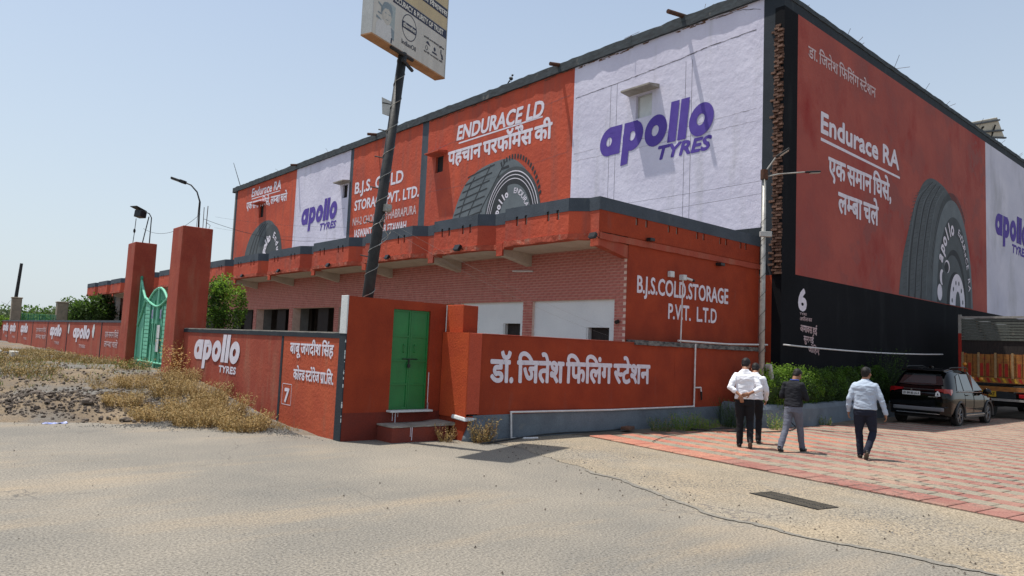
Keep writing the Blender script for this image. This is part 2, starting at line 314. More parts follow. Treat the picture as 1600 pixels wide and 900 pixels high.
def text2d(s):
    """marks: {x} = half form of x, ^ = reph over the letter before, ~ = r-stroke under the letter before"""
    s = re.sub('(.)\u093f', '\u093f\\1', s)
    V = []; Fc = []; x = 0; i = 0; buf = ''
    def put(v, f, dx):
        k = len(V); V.extend((p[0]+dx, p[1]) for p in v); Fc.extend(tuple(a+k for a in q) for q in f)
    toks = []
    while i < len(s):
        if s[i] == ' ' and any('\u0900' <= c_ <= '\u097f' for c_ in s):
            if buf: toks.append(('t', buf)); buf = ''
            toks.append((' ', '')); i += 1
        elif s[i] in '{^~':
            if buf: toks.append(('t', buf)); buf = ''
            if s[i] == '{': toks.append(('h', s[i+1])); i += 3
            else: toks.append((s[i], '')); i += 1
        else: buf += s[i]; i += 1
    if buf: toks.append(('t', buf))
    for k, t in toks:
        if k == 't': v, f = glyphs(t); put(v, f, x); x += gadv(t)
        elif k == 'h':
            v, f = glyphs(t); v, f = clip_x(v, f, HALF[t]); put(v, f, x); x += HALF[t]
        elif k == ' ': x += .17
        elif k == '^':
            A_ = [(-.055+r*math.cos(t), .775+r*1.05*math.sin(t)) for r in (.075, .135) for t in [rad(215)-rad(270)*i/12 for i in range(13)]]
            put(A_, [(i, i+1, i+14, i+13) for i in range(12)], x)
        else:
            p = [(-.17, .22), (-.40, .02), (-.35, -.03), (-.17, .13)]
            put(p, [(0, 1, 2, 3)], x)
    return V, Fc
def paint_text(name, s, fn, side, u0, z0, width, height, parent, m, bold=.02, shear=0, slope=0, ref='hi', h=.006, kern=1.0):
    """fn plane, side -1 when reading direction runs towards -u (the -X facing wall); (u0,z0)= baseline left"""
    V, Fc = text2d(s)
    xm = min(p[0] for p in V); xM = max(p[0] for p in V); ref_h = .622 if ref == 'hi' else .70
    sx = width/(xM-xm); sz = height/ref_h; mb = MB()
    offs = [(0, 0)] + ([(bold*math.cos(a*PI/4), bold*math.sin(a*PI/4)) for a in range(8)] if bold else [])
    bs = height/ref_h
    for k, (ox, oz) in enumerate(offs):
        vv = []
        for p in V:
            u = (p[0]-xm)*sx + ox*bs + shear*p[1]*sz; z = p[1]*sz + oz*bs
            q_ = Vector((u*1.6/height, z*1.6/height, u0)); u += .022*height*mnoise.noise(q_); z += .022*height*mnoise.noise(q_+Vector((9, 4, 1)))   # hand painted wobble
            vv.append(fn(u0+side*u, z0+z+slope*u, h+.0004*k))
        mb.add(vv, Fc)
    return mb.build(name, m, parent)
def ringpoly(cx, cy, rx, ry, n=28, a0=0, a1=2*PI, shr=0):
    return [(cx+rx*math.cos(a0+(a1-a0)*i/n)+shr*ry*math.sin(a0+(a1-a0)*i/n), cy+ry*math.sin(a0+(a1-a0)*i/n)) for i in range(n+1)]
def logo2d():
    """the heavy rounded wordmark, 4.86 wide, tall letters 1.35"""
    Q = []   # quads/polys
    def ring(cx, cy, rx, ry, hx, hy, stem=None):
        o = ringpoly(cx, cy, rx, ry, 32, shr=.12); i = ringpoly(cx-.02, cy, hx, hy, 32, shr=.12)
        for k in range(32): Q.append([o[k], o[k+1], i[k+1], i[k]])
    xh = 1.04
    def sk(pts): return [(x+.10*y, y) for x, y in pts]
    ring(.46, .50, .46, .53, .13, .17); Q.append(sk([(.63, -.01), (.95, -.01), (.95, xh), (.63, xh)]))
    Q.append(sk([(.30, -.02), (.65, -.01), (.65, .30), (.30, .22)])); Q.append(sk([(.35, .83), (.65, .8), (.65, xh), (.35, xh)]))
    ring(1.55, .52, .46, .53, .13, .17); Q.append(sk([(1.06, -.50), (1.38, -.46), (1.38, xh), (1.06, xh)])); Q.append(sk([(1.36, .83), (1.65, .83), (1.65, xh+.01), (1.36, xh)]))
    ring(2.56, .50, .47, .55, .15, .19)
    Q.append(sk([(3.06, -.03), (3.40, -.03), (3.40, 1.36), (3.06, 1.36)])); Q.append(sk([(3.47, -.03), (3.81, -.03), (3.81, 1.36), (3.47, 1.36)]))
    ring(4.40, .50, .47, .55, .15, .19)
    return Q
LOGO = logo2d()
def paint_logo(fn, side, u0, z0, sx, sz, parent, m, slope=0, h=.006, name='painted_wordmark', skew=0):
    mb = MB()
    for k, q in enumerate(LOGO):
        pts = [fn(u0+side*p[0]*sx, z0+p[1]*sz+slope*p[0]*sx, h+.0001*k) for p in q]
        mb.add(pts, [tuple(range(len(pts)))])
    return mb.build(name, m, parent)
def flat(name, poly, fn, m, parent, h=.004):
    mb = MB(); mb.add([fn(p[0], p[1], h) for p in poly], [tuple(range(len(poly)))]); return mb.build(name, m, parent)
def band(mb, inner, outer, fn, h, mi=0):
    n = min(len(inner), len(outer))
    for k in range(n-1): mb.add([fn(*inner[k], h), fn(*inner[k+1], h), fn(*outer[k+1], h), fn(*outer[k], h)], [(0, 1, 2, 3)], mi)

# ------------------------------------------------------------------ ground
def edge_y(x):
    pts = [(-60, 60), (-20, 33), (-5, 21.5), (1.8, 17.0), (5.0, 14.8), (6.4, 12.6), (8.0, 11.9), (60, 11.9)]
    for a, b in zip(pts, pts[1:]):
        if x <= b[0]: return lerp(a[1], b[1], (x-a[0])/(b[0]-a[0]))
    return pts[-1][1]
def gz(x, y, rough=True):
    d = y - edge_y(x)
    if d < -1.5: return -0.05
    base = .68*sstep((d-.2)/8.5)
    if d < .8: base = lerp(-.05, .0, sstep((d+.6)/.9)) + base
    if x > 7.2: base = min(base, .3)
    n = 0
    if rough and -20 < x < 6.6 and d > -.6:
        k = min(1, (d+.6)/1.5)
        n = k*(.10*mnoise.noise(Vector((x*.9, y*.9, 1.3)))+.05*mnoise.noise(Vector((x*3, y*3, 4.3)))+.025*mnoise.noise(Vector((x*8, y*8, 2.3))))
        # heap of dug soil beside the gate track
        q = math.exp(-(((x-2.6)/1.6)**2+((y-17.9)/1.1)**2)); n += .30*q*(1+.8*mnoise.noise(Vector((x*3.5, y*3.5, 9))))
        q2 = math.exp(-(((x+.6)/2.2)**2+((y-19.6)/1.2)**2)); n += .22*q2*(1+.8*mnoise.noise(Vector((x*3.5, y*3.5, 5))))
        if x > 5.6: n *= .5
    return base+n
def axis_pts(segs):
    r = []
    for a, b, st in segs:
        k = max(1, round((b-a)/st)); r += [lerp(a, b, i/k) for i in range(k)]
    r.append(segs[-1][1]); return r
xs = axis_pts([(-1500, -200, 260), (-200, -40, 20), (-40, -14, 1.3), (-14, -2, .3), (-2, 7, .16), (7, 20, 1.5), (20, 60, 6), (60, 300, 60), (300, 1500, 300)])
ys = axis_pts([(-1500, -100, 350), (-100, 0, 20), (0, 11, 1.5), (11, 24, .16), (24, 34, .35), (34, 60, 1.2), (60, 130, 5), (130, 300, 34), (300, 1500, 300)])
g = MB(); g.v = [(x, y, gz(x, y)) for y in ys for x in xs]; nx = len(xs)
g.f = [(j*nx+i, j*nx+i+1, (j+1)*nx+i+1, (j+1)*nx+i) for j in range(len(ys)-1) for i in range(nx-1)]; g.m = [0]*len(g.f)
g.build('ground', EARTH, smooth=True, kind='structure')
# asphalt road: broad sheet with a ragged broken edge towards the earth verge
rp = []
x = -60.0
while x < 8.2:
    rp.append((x, edge_y(x) + .18*mnoise.noise(Vector((x*1.3, 3, 0))) + .08*mnoise.noise(Vector((x*6, 1, 0))))); x += .12 if x > -8 else 1.0
rd = MB()
for a, b in zip(rp, rp[1:]):
    ya, yb = a[1], b[1]
    rd.add([(a[0], ya-1.2, 0), (b[0], yb-1.2, 0), (b[0], yb, -.012), (a[0], ya, -.012)], [(0, 1, 2, 3)])
    rd.add([(a[0], -120, 0), (b[0], -120, 0), (b[0], yb-1.2, 0), (a[0], ya-1.2, 0)], [(0, 1, 2, 3)])
rd.add([(rp[-1][0], -120, 0), (90, -120, 0), (90, 11.8, 0), (rp[-1][0], 11.8, 0)], [(0, 1, 2, 3)])
rd.build('asphalt_road', ASPH, kind='structure')
# concrete apron
AE = [(8.9, 10.9), (8.75, 9.6), (8.5, 8.6), (8.2, 7.4), (7.9, 6.3), (7.55, 5.4), (7.3, 4.7), (7.3, 3.9), (7.5, 2.4), (7.9, 0), (8.6, -6), (9.5, -30)]
def polyline_noise(P, amp, st):
    out = []
    for a, b in zip(P, P[1:]):
        L = math.dist(a, b); k = max(1, int(L/st))
        for i in range(k):
            t = i/k; x, y = lerp(a[0], b[0], t), lerp(a[1], b[1], t); out.append((x+amp*mnoise.noise(Vector((x*2, y*2, 7)))+amp*.4*mnoise.noise(Vector((x*9, y*9, 2))), y))
    out.append(P[-1]); return out
ae = polyline_noise(AE, .12, .06)
ap = MB()
for a, b in zip(ae, ae[1:]): ap.add([(a[0], a[1], .005), (b[0], b[1], .005), (90, b[1], .005), (90, a[1], .005)], [(3, 2, 1, 0)])
ap.build('concrete_apron', APRON, kind='structure')
ck = MB()   # the raised joint line of newer tar between road and apron
ct = mat('fresh_tar_joint', (.185, .172, .15), (.25, .228, .19), scale=3, world=True, fine=.3)
for a, b in zip(ae, ae[1:]):
    if -3 < a[1] < 7.6:
        wf = lambda q: max(.004, .040+.045*mnoise.noise(Vector((q*1.3, 0, 0)))+.022*mnoise.noise(Vector((q*7, 3, 0)))); wa = wf(a[1]); wb = wf(b[1])
        ck.add([(a[0]-wa, a[1], .009), (b[0]-wb, b[1], .009), (b[0]+wb, b[1], .009), (a[0]+wa, a[1], .009)], [(3, 2, 1, 0)])
ck.build('tar_joint', ct, kind='structure')
# gravel skirt along the road edge by the corner wall
gr = MB(); gp = []
for i in range(9000):
    x = rnd.uniform(2.2, 6.3); y = edge_y(x)+rnd.gauss(.35, .55)
    if y > edge_y(x)+2.2 or y > 15.5: continue
    if x > 6.05 and y > 11.7: continue
    z = gz(x, y); s = rnd.uniform(.008, .026); r = Matrix.Rotation(rnd.uniform(0, 6.3), 3, 'Z') @ Matrix.Rotation(rnd.uniform(0, 1), 3, 'X')
    c = Vector((x, y, max(z, -.01)+s*.4)); v = [c+r@Vector(p)*s for p in ((-1, -.7, -.5), (1, -.8, -.4), (.1, 1, -.5), (0, 0, .7))]
    gr.add(v, [(0, 2, 1), (0, 1, 3), (1, 2, 3), (2, 0, 3)])
gr.build('loose_gravel', GRAV, kind='stuff')
# pebbles scattered on the road and apron
pb = MB()
for i in range(900):
    x = rnd.uniform(-4, 12); y = rnd.uniform(1.5, 13)
    if i % 3 == 0: y = rnd.uniform(2, 10.6); x = 7.6+.45*max(0, y-6)**.8+rnd.gauss(0, .35)
    elif i % 3 == 1: x = rnd.uniform(-4, 6); y = edge_y(x)-abs(rnd.gauss(.3, .5))-.1
    if y > edge_y(x)-.1 or (x > 10.4): continue
    s = rnd.choice([.004, .005, .007, .007, .014]); c = Vector((x, y, .008+s*.5)); r = Matrix.Rotation(rnd.uniform(0, 6), 3, 'Z')
    pb.add([c+r@Vector(p)*s for p in ((-1, -.7, -.6), (1, -.8, -.6), (.1, 1, -.6), (0, 0, .7))], [(0, 2, 1), (0, 1, 3), (1, 2, 3), (2, 0, 3)])
pb.build('scattered_pebbles', DARKS, kind='stuff')
def rock_mesh(s, seed, m):
    b = MB(); b.ell((0, 0, 0), (s*.62, s*.5, s*.45), 11, 8); b.v = [tuple(Vector(p)*(1+.45*mnoise.noise(Vector(p)*(2.2/s)+Vector((seed, 0, 0))))) for p in b.v]
    return b.mesh('clod', m)
# clods and rubble on the heap: stuff, with the big clods as things
rb = MB()
for i in range(9000):
    if i % 3 == 0: x = rnd.gauss(2.6, 1.7); y = rnd.gauss(17.9, .9)
    elif i % 3 == 1: x = rnd.gauss(-.8, 2.6); y = rnd.gauss(19.2, 1.2)
    else: x = rnd.uniform(-4, 5.8); y = edge_y(x)+rnd.uniform(0, 9)
    if x > 5.9 or y < edge_y(x)-.1: continue
    z = gz(x, y); s = rnd.choice([.012, .018, .022, .03, .045]) * rnd.uniform(.6, 1.2)
    c = Vector((x, y, z+s*.25)); r = Matrix.Rotation(rnd.uniform(0, 6.3), 3, 'Z') @ Matrix.Rotation(rnd.uniform(0, 1.5), 3, 'X')
    v = [c+r@(Vector(p)*s*rnd.uniform(.75, 1.2)) for p in ((-1, -.7, -.5), (1, -.8, -.4), (.9, .8, -.5), (-.8, .9, -.4), (-.5, -.4, .6), (.6, -.3, .5), (.1, .6, .7))]
    rb.add(v, [(3, 2, 1, 0), (0, 1, 5, 4), (1, 2, 5), (2, 6, 5), (2, 3, 6), (3, 0, 4, 6), (4, 5, 6)])
rb.build('soil_rubble', [DARKS], kind='stuff')
cm = [rock_mesh(.16, k, DARKS) for k in range(3)]
for i, (x, y, sc, lab) in enumerate([(3.75, 15.85, 1.0, 'dark flat clod of soil alone right of the soil heap'), (3.3, 17.2, 1.3, 'largest dark clod on the right end of the soil heap'),
                                (2.5, 17.9, 1.2, 'dark clod on top of the soil heap'), (1.7, 17.4, 1.0, 'dark clod at the left foot of the soil heap'),
                                (-.3, 19.0, 1.1, 'dark clod lying far left on the sandy verge')]):
    o = bpy.data.objects.new('soil_clod', cm[i % 3]); COL.objects.link(o); o.location = (x, y, gz(x, y)+.04); o.scale = (sc*1.2, sc, sc*.8); o.rotation_euler = (0, 0, i*1.3)
    tag(o, lab, 'clod', 'dark clods of dug soil')
t = MB(); P0 = Vector((2.35, 15.95, gz(2.35, 15.95)+.03))
vv = [];
for i in range(7):
    for j in range(5): vv.append(P0+Vector((i*.07, j*.05, .05*mnoise.noise(Vector((i*.9, j*.8, 3)))+.02)))
t.add(vv, [(i*5+j, (i+1)*5+j, (i+1)*5+j+1, i*5+j+1) for i in range(6) for j in range(4)])
tag(t.build('plastic_wrapper', [mat('blue_plastic_film', (.10, .16, .50), (.6, .6, .65), scale=9, rough=.4)]), 'crumpled blue and white plastic wrapper at the foot of the soil heap', 'litter')

# ------------------------------------------------------------------ forecourt paving
fc = MB(); D = Vector((-.125, -.992, 0)); N = Vector((.992, -.125, 0)); E0 = Vector((11.30, 9.95, 0))
def pv(s, t):
    # the rows fan out slightly near the wall
    bend = .55*max(0, 1-s/3.2)**2
    return E0 + D*s + N*(t+bend*0)
a, b = pv(-.6, 0), pv(14, 0)
fc.add([(a.x-.01, a.y+.1, .008), (b.x-.01, b.y, .008), (60, b.y-2, .008), (60, 10.45, .008), (14, 10.93, .008), (11.3, 10.93, .008)], [(0, 1, 2, 3, 4, 5)])
FC = fc.build('forecourt_paving', PAVJ, kind='structure')
def pav_mesh(w, l, m):
    b = MB(); g = .010; e = .014; z0, z1 = -.02, .0
    x0, x1, y0, y1 = g-w/2, w/2-g, g-l/2, l/2-g
    b.add([(x0, y0, z0), (x1, y0, z0), (x1, y1, z0), (x0, y1, z0), (x0, y0, z1-e*.5), (x1, y0, z1-e*.5), (x1, y1, z1-e*.5), (x0, y1, z1-e*.5),
           (x0+e, y0+e, z1), (x1-e, y0+e, z1), (x1-e, y1-e, z1), (x0+e, y1-e, z1)],
          [(0, 1, 5, 4), (1, 2, 6, 5), (2, 3, 7, 6), (3, 0, 4, 7), (4, 5, 9, 8), (5, 6, 10, 9), (6, 7, 11, 10), (7, 4, 8, 11), (8, 9, 10, 11)])
    return b.mesh('paver', m)
rows = [('S', .60)] + [('B' if k % 2 == 0 else 'R', .33) for k in range(60)]
cand = []; t = 0
for k, (ty, wd) in enumerate(rows):
    L = .34 if ty == 'S' else .40; s = -.5 + (k % 2)*.2
    while s < 13:
        p = pv(s+L/2, t+wd/2)
        lim = 10.35 if p.x < 16.5 else 9.75
        if p.y < lim and p.x < 40 and not (p.x > 29.5 and p.y > 6.0 and p.x > 31):
            cand.append((math.hypot(p.x, p.y), p, ty, wd, L))
        s += L
    t += wd
cand.sort(key=lambda c: c[0])
ang = math.atan2(N.y, N.x)
pmesh = {('S', 0): pav_mesh(.60, .34, PAVR), ('R', 0): pav_mesh(.33, .40, PAVR), ('B', 0): pav_mesh(.33, .40, PAVB), ('S', 1): pav_mesh(.60, .34, PAVO), ('R', 1): pav_mesh(.33, .40, PAVO), ('B', 1): pav_mesh(.33, .40, PAVB)}
def vis(p):   # roughly inside the photograph's frame
    q = p - Vector((0, 0, 1.82)); z = q.dot(F); x = 800+1119*q.dot(RR)/z; y = 450-1119*q.dot(UU)/z; return z > 0 and -40 < x < 1640 and y < 960
near = [c for c in cand if vis(c[1])][:300]; nid = {id(c) for c in near}
rest = MB()
for c in cand:
    d, p, ty, wd, L = c
    or_ = 1 if p.y > 7.2+.6*mnoise.noise(p*.8) and p.x < 17 else 0
    z = .030+.006*mnoise.noise(Vector((p.x*9, p.y*9, 0))); tx, ty_ = rnd.gauss(0, .006), rnd.gauss(0, .006); rz = ang+rnd.gauss(0, .008)
    me = pmesh[(ty, or_)]
    if id(c) in nid:
        o = bpy.data.objects.new('paver', me); COL.objects.link(o); o.parent = FC; o.location = (p.x, p.y, z); o.rotation_euler = (tx, ty_, rz)
    else:
        r = Matrix.Rotation(rz, 3, 'Z'); rest.add([p+Vector((0, 0, z))+r@v.co for v in me.vertices], [tuple(q.vertices) for q in me.polygons], {'S': 0, 'R': 0, 'B': 2}[ty] + (1 if or_ and ty != 'B' else 0))
rest.build('paver', [PAVR, PAVO, PAVB], FC, kind='stuff')
# drain grate in the apron
gt = thing('drain_grate', 'black iron drain grate set in the sandy concrete apron', 'drain grate', (9.0, 4.75, 0.006))
ga = Vector((8.83, 5.27, .012)); gb = Vector((8.72, 4.26, .012)) ; u = (Vector((9.13, 4.28, 0))-Vector((9.28, 5.18, 0))).normalized(); wv = Vector((.41, -.09, 0)).normalized()
c0 = Vector((8.89, 5.22, 0)); Lg, Wg = 1.02, .38
m = MB(); m.add([c0+Vector((0, 0, .010)), c0+u*Lg+Vector((0, 0, .010)), c0+u*Lg+wv*Wg+Vector((0, 0, .010)), c0+wv*Wg+Vector((0, 0, .010))], [(0, 1, 2, 3)])
m.build('pit', BLKP, gt)
rm = Matrix((tuple(u), tuple(wv), (0, 0, 1))).transposed()
for k in range(25):
    b = MB(); b.obox(c0+u*(Lg*(k+.5)/25)+wv*(Wg/2)+Vector((0, 0, .013)), (.014, Wg, .006), rm); b.build('bar', mat('dusty_grate_iron', (.20, .17, .13), (.1, .09, .07), scale=9) if 'dusty_grate_iron' not in MATS else MATS['dusty_grate_iron'], gt)
for k in (0, .5, 1):
    b = MB(); b.obox(c0+u*(Lg/2)+wv*(Wg*k)+Vector((0, 0, .013)), (Lg, .018, .008), rm); b.build('rail', STEELD, gt)
# ------------------------------------------------------------------ the tall cold store
XB, YB = 19.4, 10.5
big = thing('cold_store', 'tall red, white and black cold storage building painted with tyre advertisements', 'building', (24, 20, 0))
FA, FB = PL(XB), PF(YB)
WIN = [(15.38, 16.10, 10.07, 10.92), (27.83, 28.45, 10.05, 10.85), (37.30, 37.90, 10.03, 10.82), (49.65, 50.40, 10.24, 11.13)]
def panel(axis, c, u0, u1, z0, z1, m, th=.3, name='painted_wall_panel'):
    mb = MB(); holes = [h for h in WIN if axis == 'X' and u0 < h[0] < u1]
    slab(mb, axis, c, th, u0, u1, z0, z1, holes); return mb.build(name, m, big)
for (u0, u1, m) in [(11.17, 19.2, WHF), (19.2, 29.2, REDF), (29.2, 29.75, SLATE), (29.75, 36.76, REDF), (36.76, 37.13, SLATE), (37.13, 44.42, WHF), (44.42, 54.95, REDF), (54.95, 55.3, SLATED)]:
    panel('X', XB, u0, u1, 5.70, 12.80, m)
panel('X', XB, 11.17, 55.3, 4.3, 5.70, SLATED); panel('X', XB, YB+.3, 11.17, 4.25, 12.80, SLATED)
panel('X', XB, YB+.3, 11.2, 0, 4.25, RED); panel('X', XB, 11.2, 55.3, 0, 4.3, CONCG)
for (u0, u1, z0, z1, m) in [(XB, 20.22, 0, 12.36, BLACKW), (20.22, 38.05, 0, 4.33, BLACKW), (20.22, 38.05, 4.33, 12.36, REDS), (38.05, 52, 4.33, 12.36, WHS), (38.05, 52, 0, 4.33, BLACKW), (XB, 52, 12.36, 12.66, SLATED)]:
    panel('Y', YB, u0, u1, z0, z1, m)
core = MB(); core.box(XB+.3, YB+.3, 0, 52, 55.3, 12.62); core.build('building_core', DARKIN, big)
bw = MB(); bw.box(XB, 55.3, 0, 52, 55.5, 12.8); bw.box(52, YB, 0, 52.2, 55.5, 12.8); bw.build('rear_wall', CONCG, big)
# roof slab with a ragged weathered rim
rf = MB(); n = 150
def rim(axis, n, a, b):
    r = []
    for i in range(n+1):
        t = lerp(a, b, i/n); j = .035*mnoise.noise(Vector((t*1.7, axis, 0)))+.02*mnoise.noise(Vector((t*7, axis, 4)))
        r.append((t, .10+j, 12.80+.03*mnoise.noise(Vector((t*2.3, axis, 8))), 13.16+.05*mnoise.noise(Vector((t*1.9, axis, 6)))+.025*mnoise.noise(Vector((t*9, axis, 6)))))
    return r
L = rim(0, 160, 55.9, YB-.02); pts = [[(XB-o, t, z0), (XB-o, t, z1-.3*sstep((11.6-t)/1.0)), (XB+.6, t, z1-.3*sstep((11.6-t)/1.0)), (XB+.6, t, z0)] for t, o, z0, z1 in L]
rf.rings(pts); rf.build('roof_edge', mat('weathered_slate_roof_edge', (.06, .075, .085), (.035, .04, .045), scale=3, stretch=(1, 1, 3), col3=(.2, .19, .17), scale3=2.2, lo3=.62, hi3=.75, bump=.8), big, fixn=True)
rf = MB(); L = rim(3, 120, XB+.02, 52); pts = [[(t, YB-o*.25, z0-.14), (t, YB-o*.25, z1-.34), (t, YB+.6, z1-.36), (t, YB+.6, z0-.14)] for t, o, z0, z1 in L]
rf.rings(pts); rf.build('roof_edge', bpy.data.materials['weathered_slate_roof_edge'], big, fixn=True)
rf = MB(); rf.box(XB+.6, YB+.6, 12.63, 52, 55.3, 12.74); rf.build('roof', CONCG, big)
# broken render strip under the rim of the white panel
bs = MB()
for i in range(90):
    y = rnd.uniform(11.3, 29); l = rnd.uniform(.05, .35); z = 12.76+rnd.uniform(-.06, .02)
    bs.box(XB-rnd.uniform(.012, .03), y, z, XB+.01, y+l, z+rnd.uniform(.01, .03))
bs.build('broken_render_edge', BRICKO, big, kind='stuff')
# cracks in the white panel
ckm = mat('hairline_crack', (.12, .11, .13), None, fine=0, bump=0)
def crack(pts, wdt=.010, nm='crack'):
    b = MB()
    P = []
    for a, c in zip(pts, pts[1:]):
        k = max(2, int(math.dist(a, c)/.12))
        for i in range(k):
            t = i/k; u, z = lerp(a[0], c[0], t), lerp(a[1], c[1], t); P.append((u+.015*mnoise.noise(Vector((u*9, z*9, 1))), z+.03*mnoise.noise(Vector((u*5, z*5, 2)))))
    for i in range(len(P)-1):
        w0 = wdt*(.5+abs(mnoise.noise(Vector((P[i][0]*3, P[i][1]*3, 5))))*1.6)
        b.add([FA(P[i][0], P[i][1]-w0, .004), FA(P[i+1][0], P[i+1][1]-w0, .004), FA(P[i+1][0], P[i+1][1]+w0, .004), FA(P[i][0], P[i][1]+w0, .004)], [(0, 1, 2, 3)])
    return b.build(nm, ckm, big)
crack([(19.1, 11.55), (16.8, 11.62), (14.2, 11.75), (13.3, 11.85), (11.3, 11.9)], .014); crack([(11.3, 12.5), (11.9, 12.7), (13, 12.72)], .012)
crack([(19.1, 9.35), (15, 9.3), (11.25, 9.4)], .005); crack([(19.1, 9.05), (15.2, 9.0), (11.25, 9.0)], .005); crack([(29, 11.2), (24, 11.55), (19.3, 11.75)], .008); crack([(29, 9.2), (25, 9.1), (19.3, 9.5)], .005)
crack([(43.9, 9.6), (40, 9.5), (37.3, 9.4)], .006)
for u in (17.3, 17.0, 14.0, 13.75):
    b = MB(); b.add([FA(u, 5.75, .004), FA(u-.012, 5.75, .004), FA(u-.012, 11.6, .004), FA(u, 11.6, .004)], [(0, 1, 2, 3)]); b.build('render_joint', ckm, big)
# windows with sun shades
for i, (a, b_, z0, z1) in enumerate(WIN):
    fr = MB(); s = .05
    for q in ((a, z0, a+s, z1), (b_-s, z0, b_, z1), (a+s, z0, b_-s, z0+s), (a+s, z1-s, b_-s, z1)): fr.box(XB+.12, q[0], q[1], XB+.18, q[2], q[3])
    wo = fr.build('window_frame', SLATED if i else PALEM, big)
    p = MB(); p.box(XB+.15, a+s, z0+s, XB+.165, b_-s, z1-s); p.build('pane', DARKG if i else LIME, wo)
    sh = MB(); k = .12; r1 = [(XB-.50, a-.25, z1+.06), (XB-.50, b_+.3, z1+.06), (XB-.50, b_+.3, z1+.12), (XB-.50, a-.25, z1+.12)]; r2 = [(XB+.01, a-.3, z1+.05), (XB+.01, b_+.35, z1+.05), (XB+.01, b_+.35, z1+.19), (XB+.01, a-.3, z1+.19)]
    sh.rings([r1, r2]); sh.build('window_sunshade', [CONC, REDF, CONC, REDF][i], big, fixn=True)
# roof spouts
for (u, z, L_) in [(14.1, 13.2, .85), (20.0, 13.14, .55), (34.2, 13.12, .6), (44.3, 13.1, .5)]:
    b = MB(); b.tube([(XB+.2, u, z+.03), (XB-L_, u+.05, z-.10)], .075, 10); b.build('rain_spout', RUST, big)
# toothed bricks left standing out at the corner
tm = []
for k in range(4):
    b = MB(); b.box(-.5, -.5, -.5, .5, .5, .5); b.v = [(p[0]*(1+.0), p[1]*(1+.1*mnoise.noise(Vector((p[0]*3+k, p[1]*3, p[2]*3)))), p[2]*(1+.15*mnoise.noise(Vector((p[0]*2, p[1]*4+k, p[2]*5))))) for p in b.v]
    tm.append(b.mesh('brick', BRICKO))
k = 0; z = 4.3
while z < 11.85:
    for c in range(2):
        lx = (.05 if (k+c) % 2 else .11)*rnd.uniform(.6, 1.1); ly = .15 + .03*rnd.random()
        o = bpy.data.objects.new('brick', tm[(k+c) % 4]); COL.objects.link(o); o.parent = big
        y = YB+.02+.12*c+.07+rnd.uniform(-.015, .015)+ (.10 if rnd.random() < .12 else 0)
        o.location = Vector((XB-lx/2+.02, y, z)) - base_of(big); o.scale = (lx, ly, .062); o.rotation_euler = (rnd.gauss(0, .04), rnd.gauss(0, .05), rnd.gauss(0, .12))
    z += .085; k += 1
# --- lettering of the long facade
paint_text('painted_lettering', 'Endurace RA', FA, -1, 52.08, 11.97, 5.2, .62, big, WPAINT, bold=.028, shear=.12, slope=-.018, ref='la')
flat('painted_underline', [(52.05, 11.78), (46.95, 11.72), (46.95, 11.78), (52.05, 11.85)], FA, WPAINT, big)
paint_text('painted_lettering', 'एक समान घिसे, ल{म}बा चले', FA, -1, 52.95, 11.13, 7.2, .50, big, WPAINT, bold=.028, slope=-.028)
paint_text('painted_lettering', 'B.J.S. COLD', FA, -1, 36.39, 10.10, 5.05, .64, big, WPAINT, bold=.028, slope=-.008, ref='la')
paint_text('painted_lettering', 'STORAGE PVT. LTD.', FA, -1, 36.31, 9.12, 6.5, .56, big, WPAINT, bold=.028, slope=-.004, ref='la')
paint_text('painted_lettering', 'NH-2 CHOUPLA JTHABRAPURA', FA, -1, 36.43, 8.27, 6.48, .44, big, WTHIN, bold=.02, slope=-.005, ref='la')
paint_text('painted_lettering', 'JASWANTNAGAR ETAWAH.', FA, -1, 36.2, 7.56, 5.5, .44, big, WPAINT, bold=.025, slope=-.006, ref='la')
paint_text('painted_lettering', 'ENDURACE LD', FA, -1, 26.8, 11.37, 5.85, .66, big, WPAINT, bold=.032, shear=.15, slope=-.018, ref='la')
flat('painted_underline', [(26.64, 11.16), (20.95, 11.20), (20.95, 11.27), (26.64, 11.23)], FA, WPAINT, big)
paint_text('painted_lettering', 'पहचान परफॉम^ेंस की', FA, -1, 27.42, 10.28, 7.05, .60, big, WPAINT, bold=.035, slope=-.004)
paint_logo(FA, -1, 17.74, 8.97, 1, 1, big, PURPLE); paint_logo(FA, -1, 43.26, 8.97, .99, .98, big, PURPLE)
def tyres(fn, side, u, z, wd, h, parent, m): return paint_text('painted_lettering', 'TYRES', fn, side, u, z, wd, h, parent, m, bold=.045, shear=.3, ref='la')
tyres(FA, -1, 15.15, 8.43, 2.1, .44, big, PURPLE); tyres(FA, -1, 40.65, 8.40, 2.1, .40, big, PURPLE)
# --- lettering of the side wall
paint_text('painted_lettering', 'डा. जितेश फिलिंग {स}टेशन', FB, 1, 20.87, 11.22, 4.97, .34, big, WTHIN, bold=.02)
paint_text('painted_lettering', 'Endurace RA', FB, 1, 21.76, 9.03, 6.13, .66, big, WPAINT, bold=.035, ref='la')
flat('painted_underline', [(21.74, 8.75), (28.0, 8.69), (28.0, 8.77), (21.74, 8.85)], FB, WPAINT, big)
paint_text('painted_lettering', 'एक समान घिसे,', FB, 1, 22.28, 7.72, 4.9, .59, big, WPAINT, bold=.03)
paint_text('painted_lettering', 'ल{म}बा चले', FB, 1, 22.98, 6.66, 3.1, .63, big, WPAINT, bold=.03)
paint_logo(FB, 1, 39.4, 8.22, 1.12, 1.0, big, PURPLE); tyres(FB, 1, 42.0, 7.62, 2.5, .42, big, PURPLE)
paint_text('painted_number', '6', FB, 1, 20.42, 3.30, .46, .62, big, WPAINT, bold=.05, ref='la')
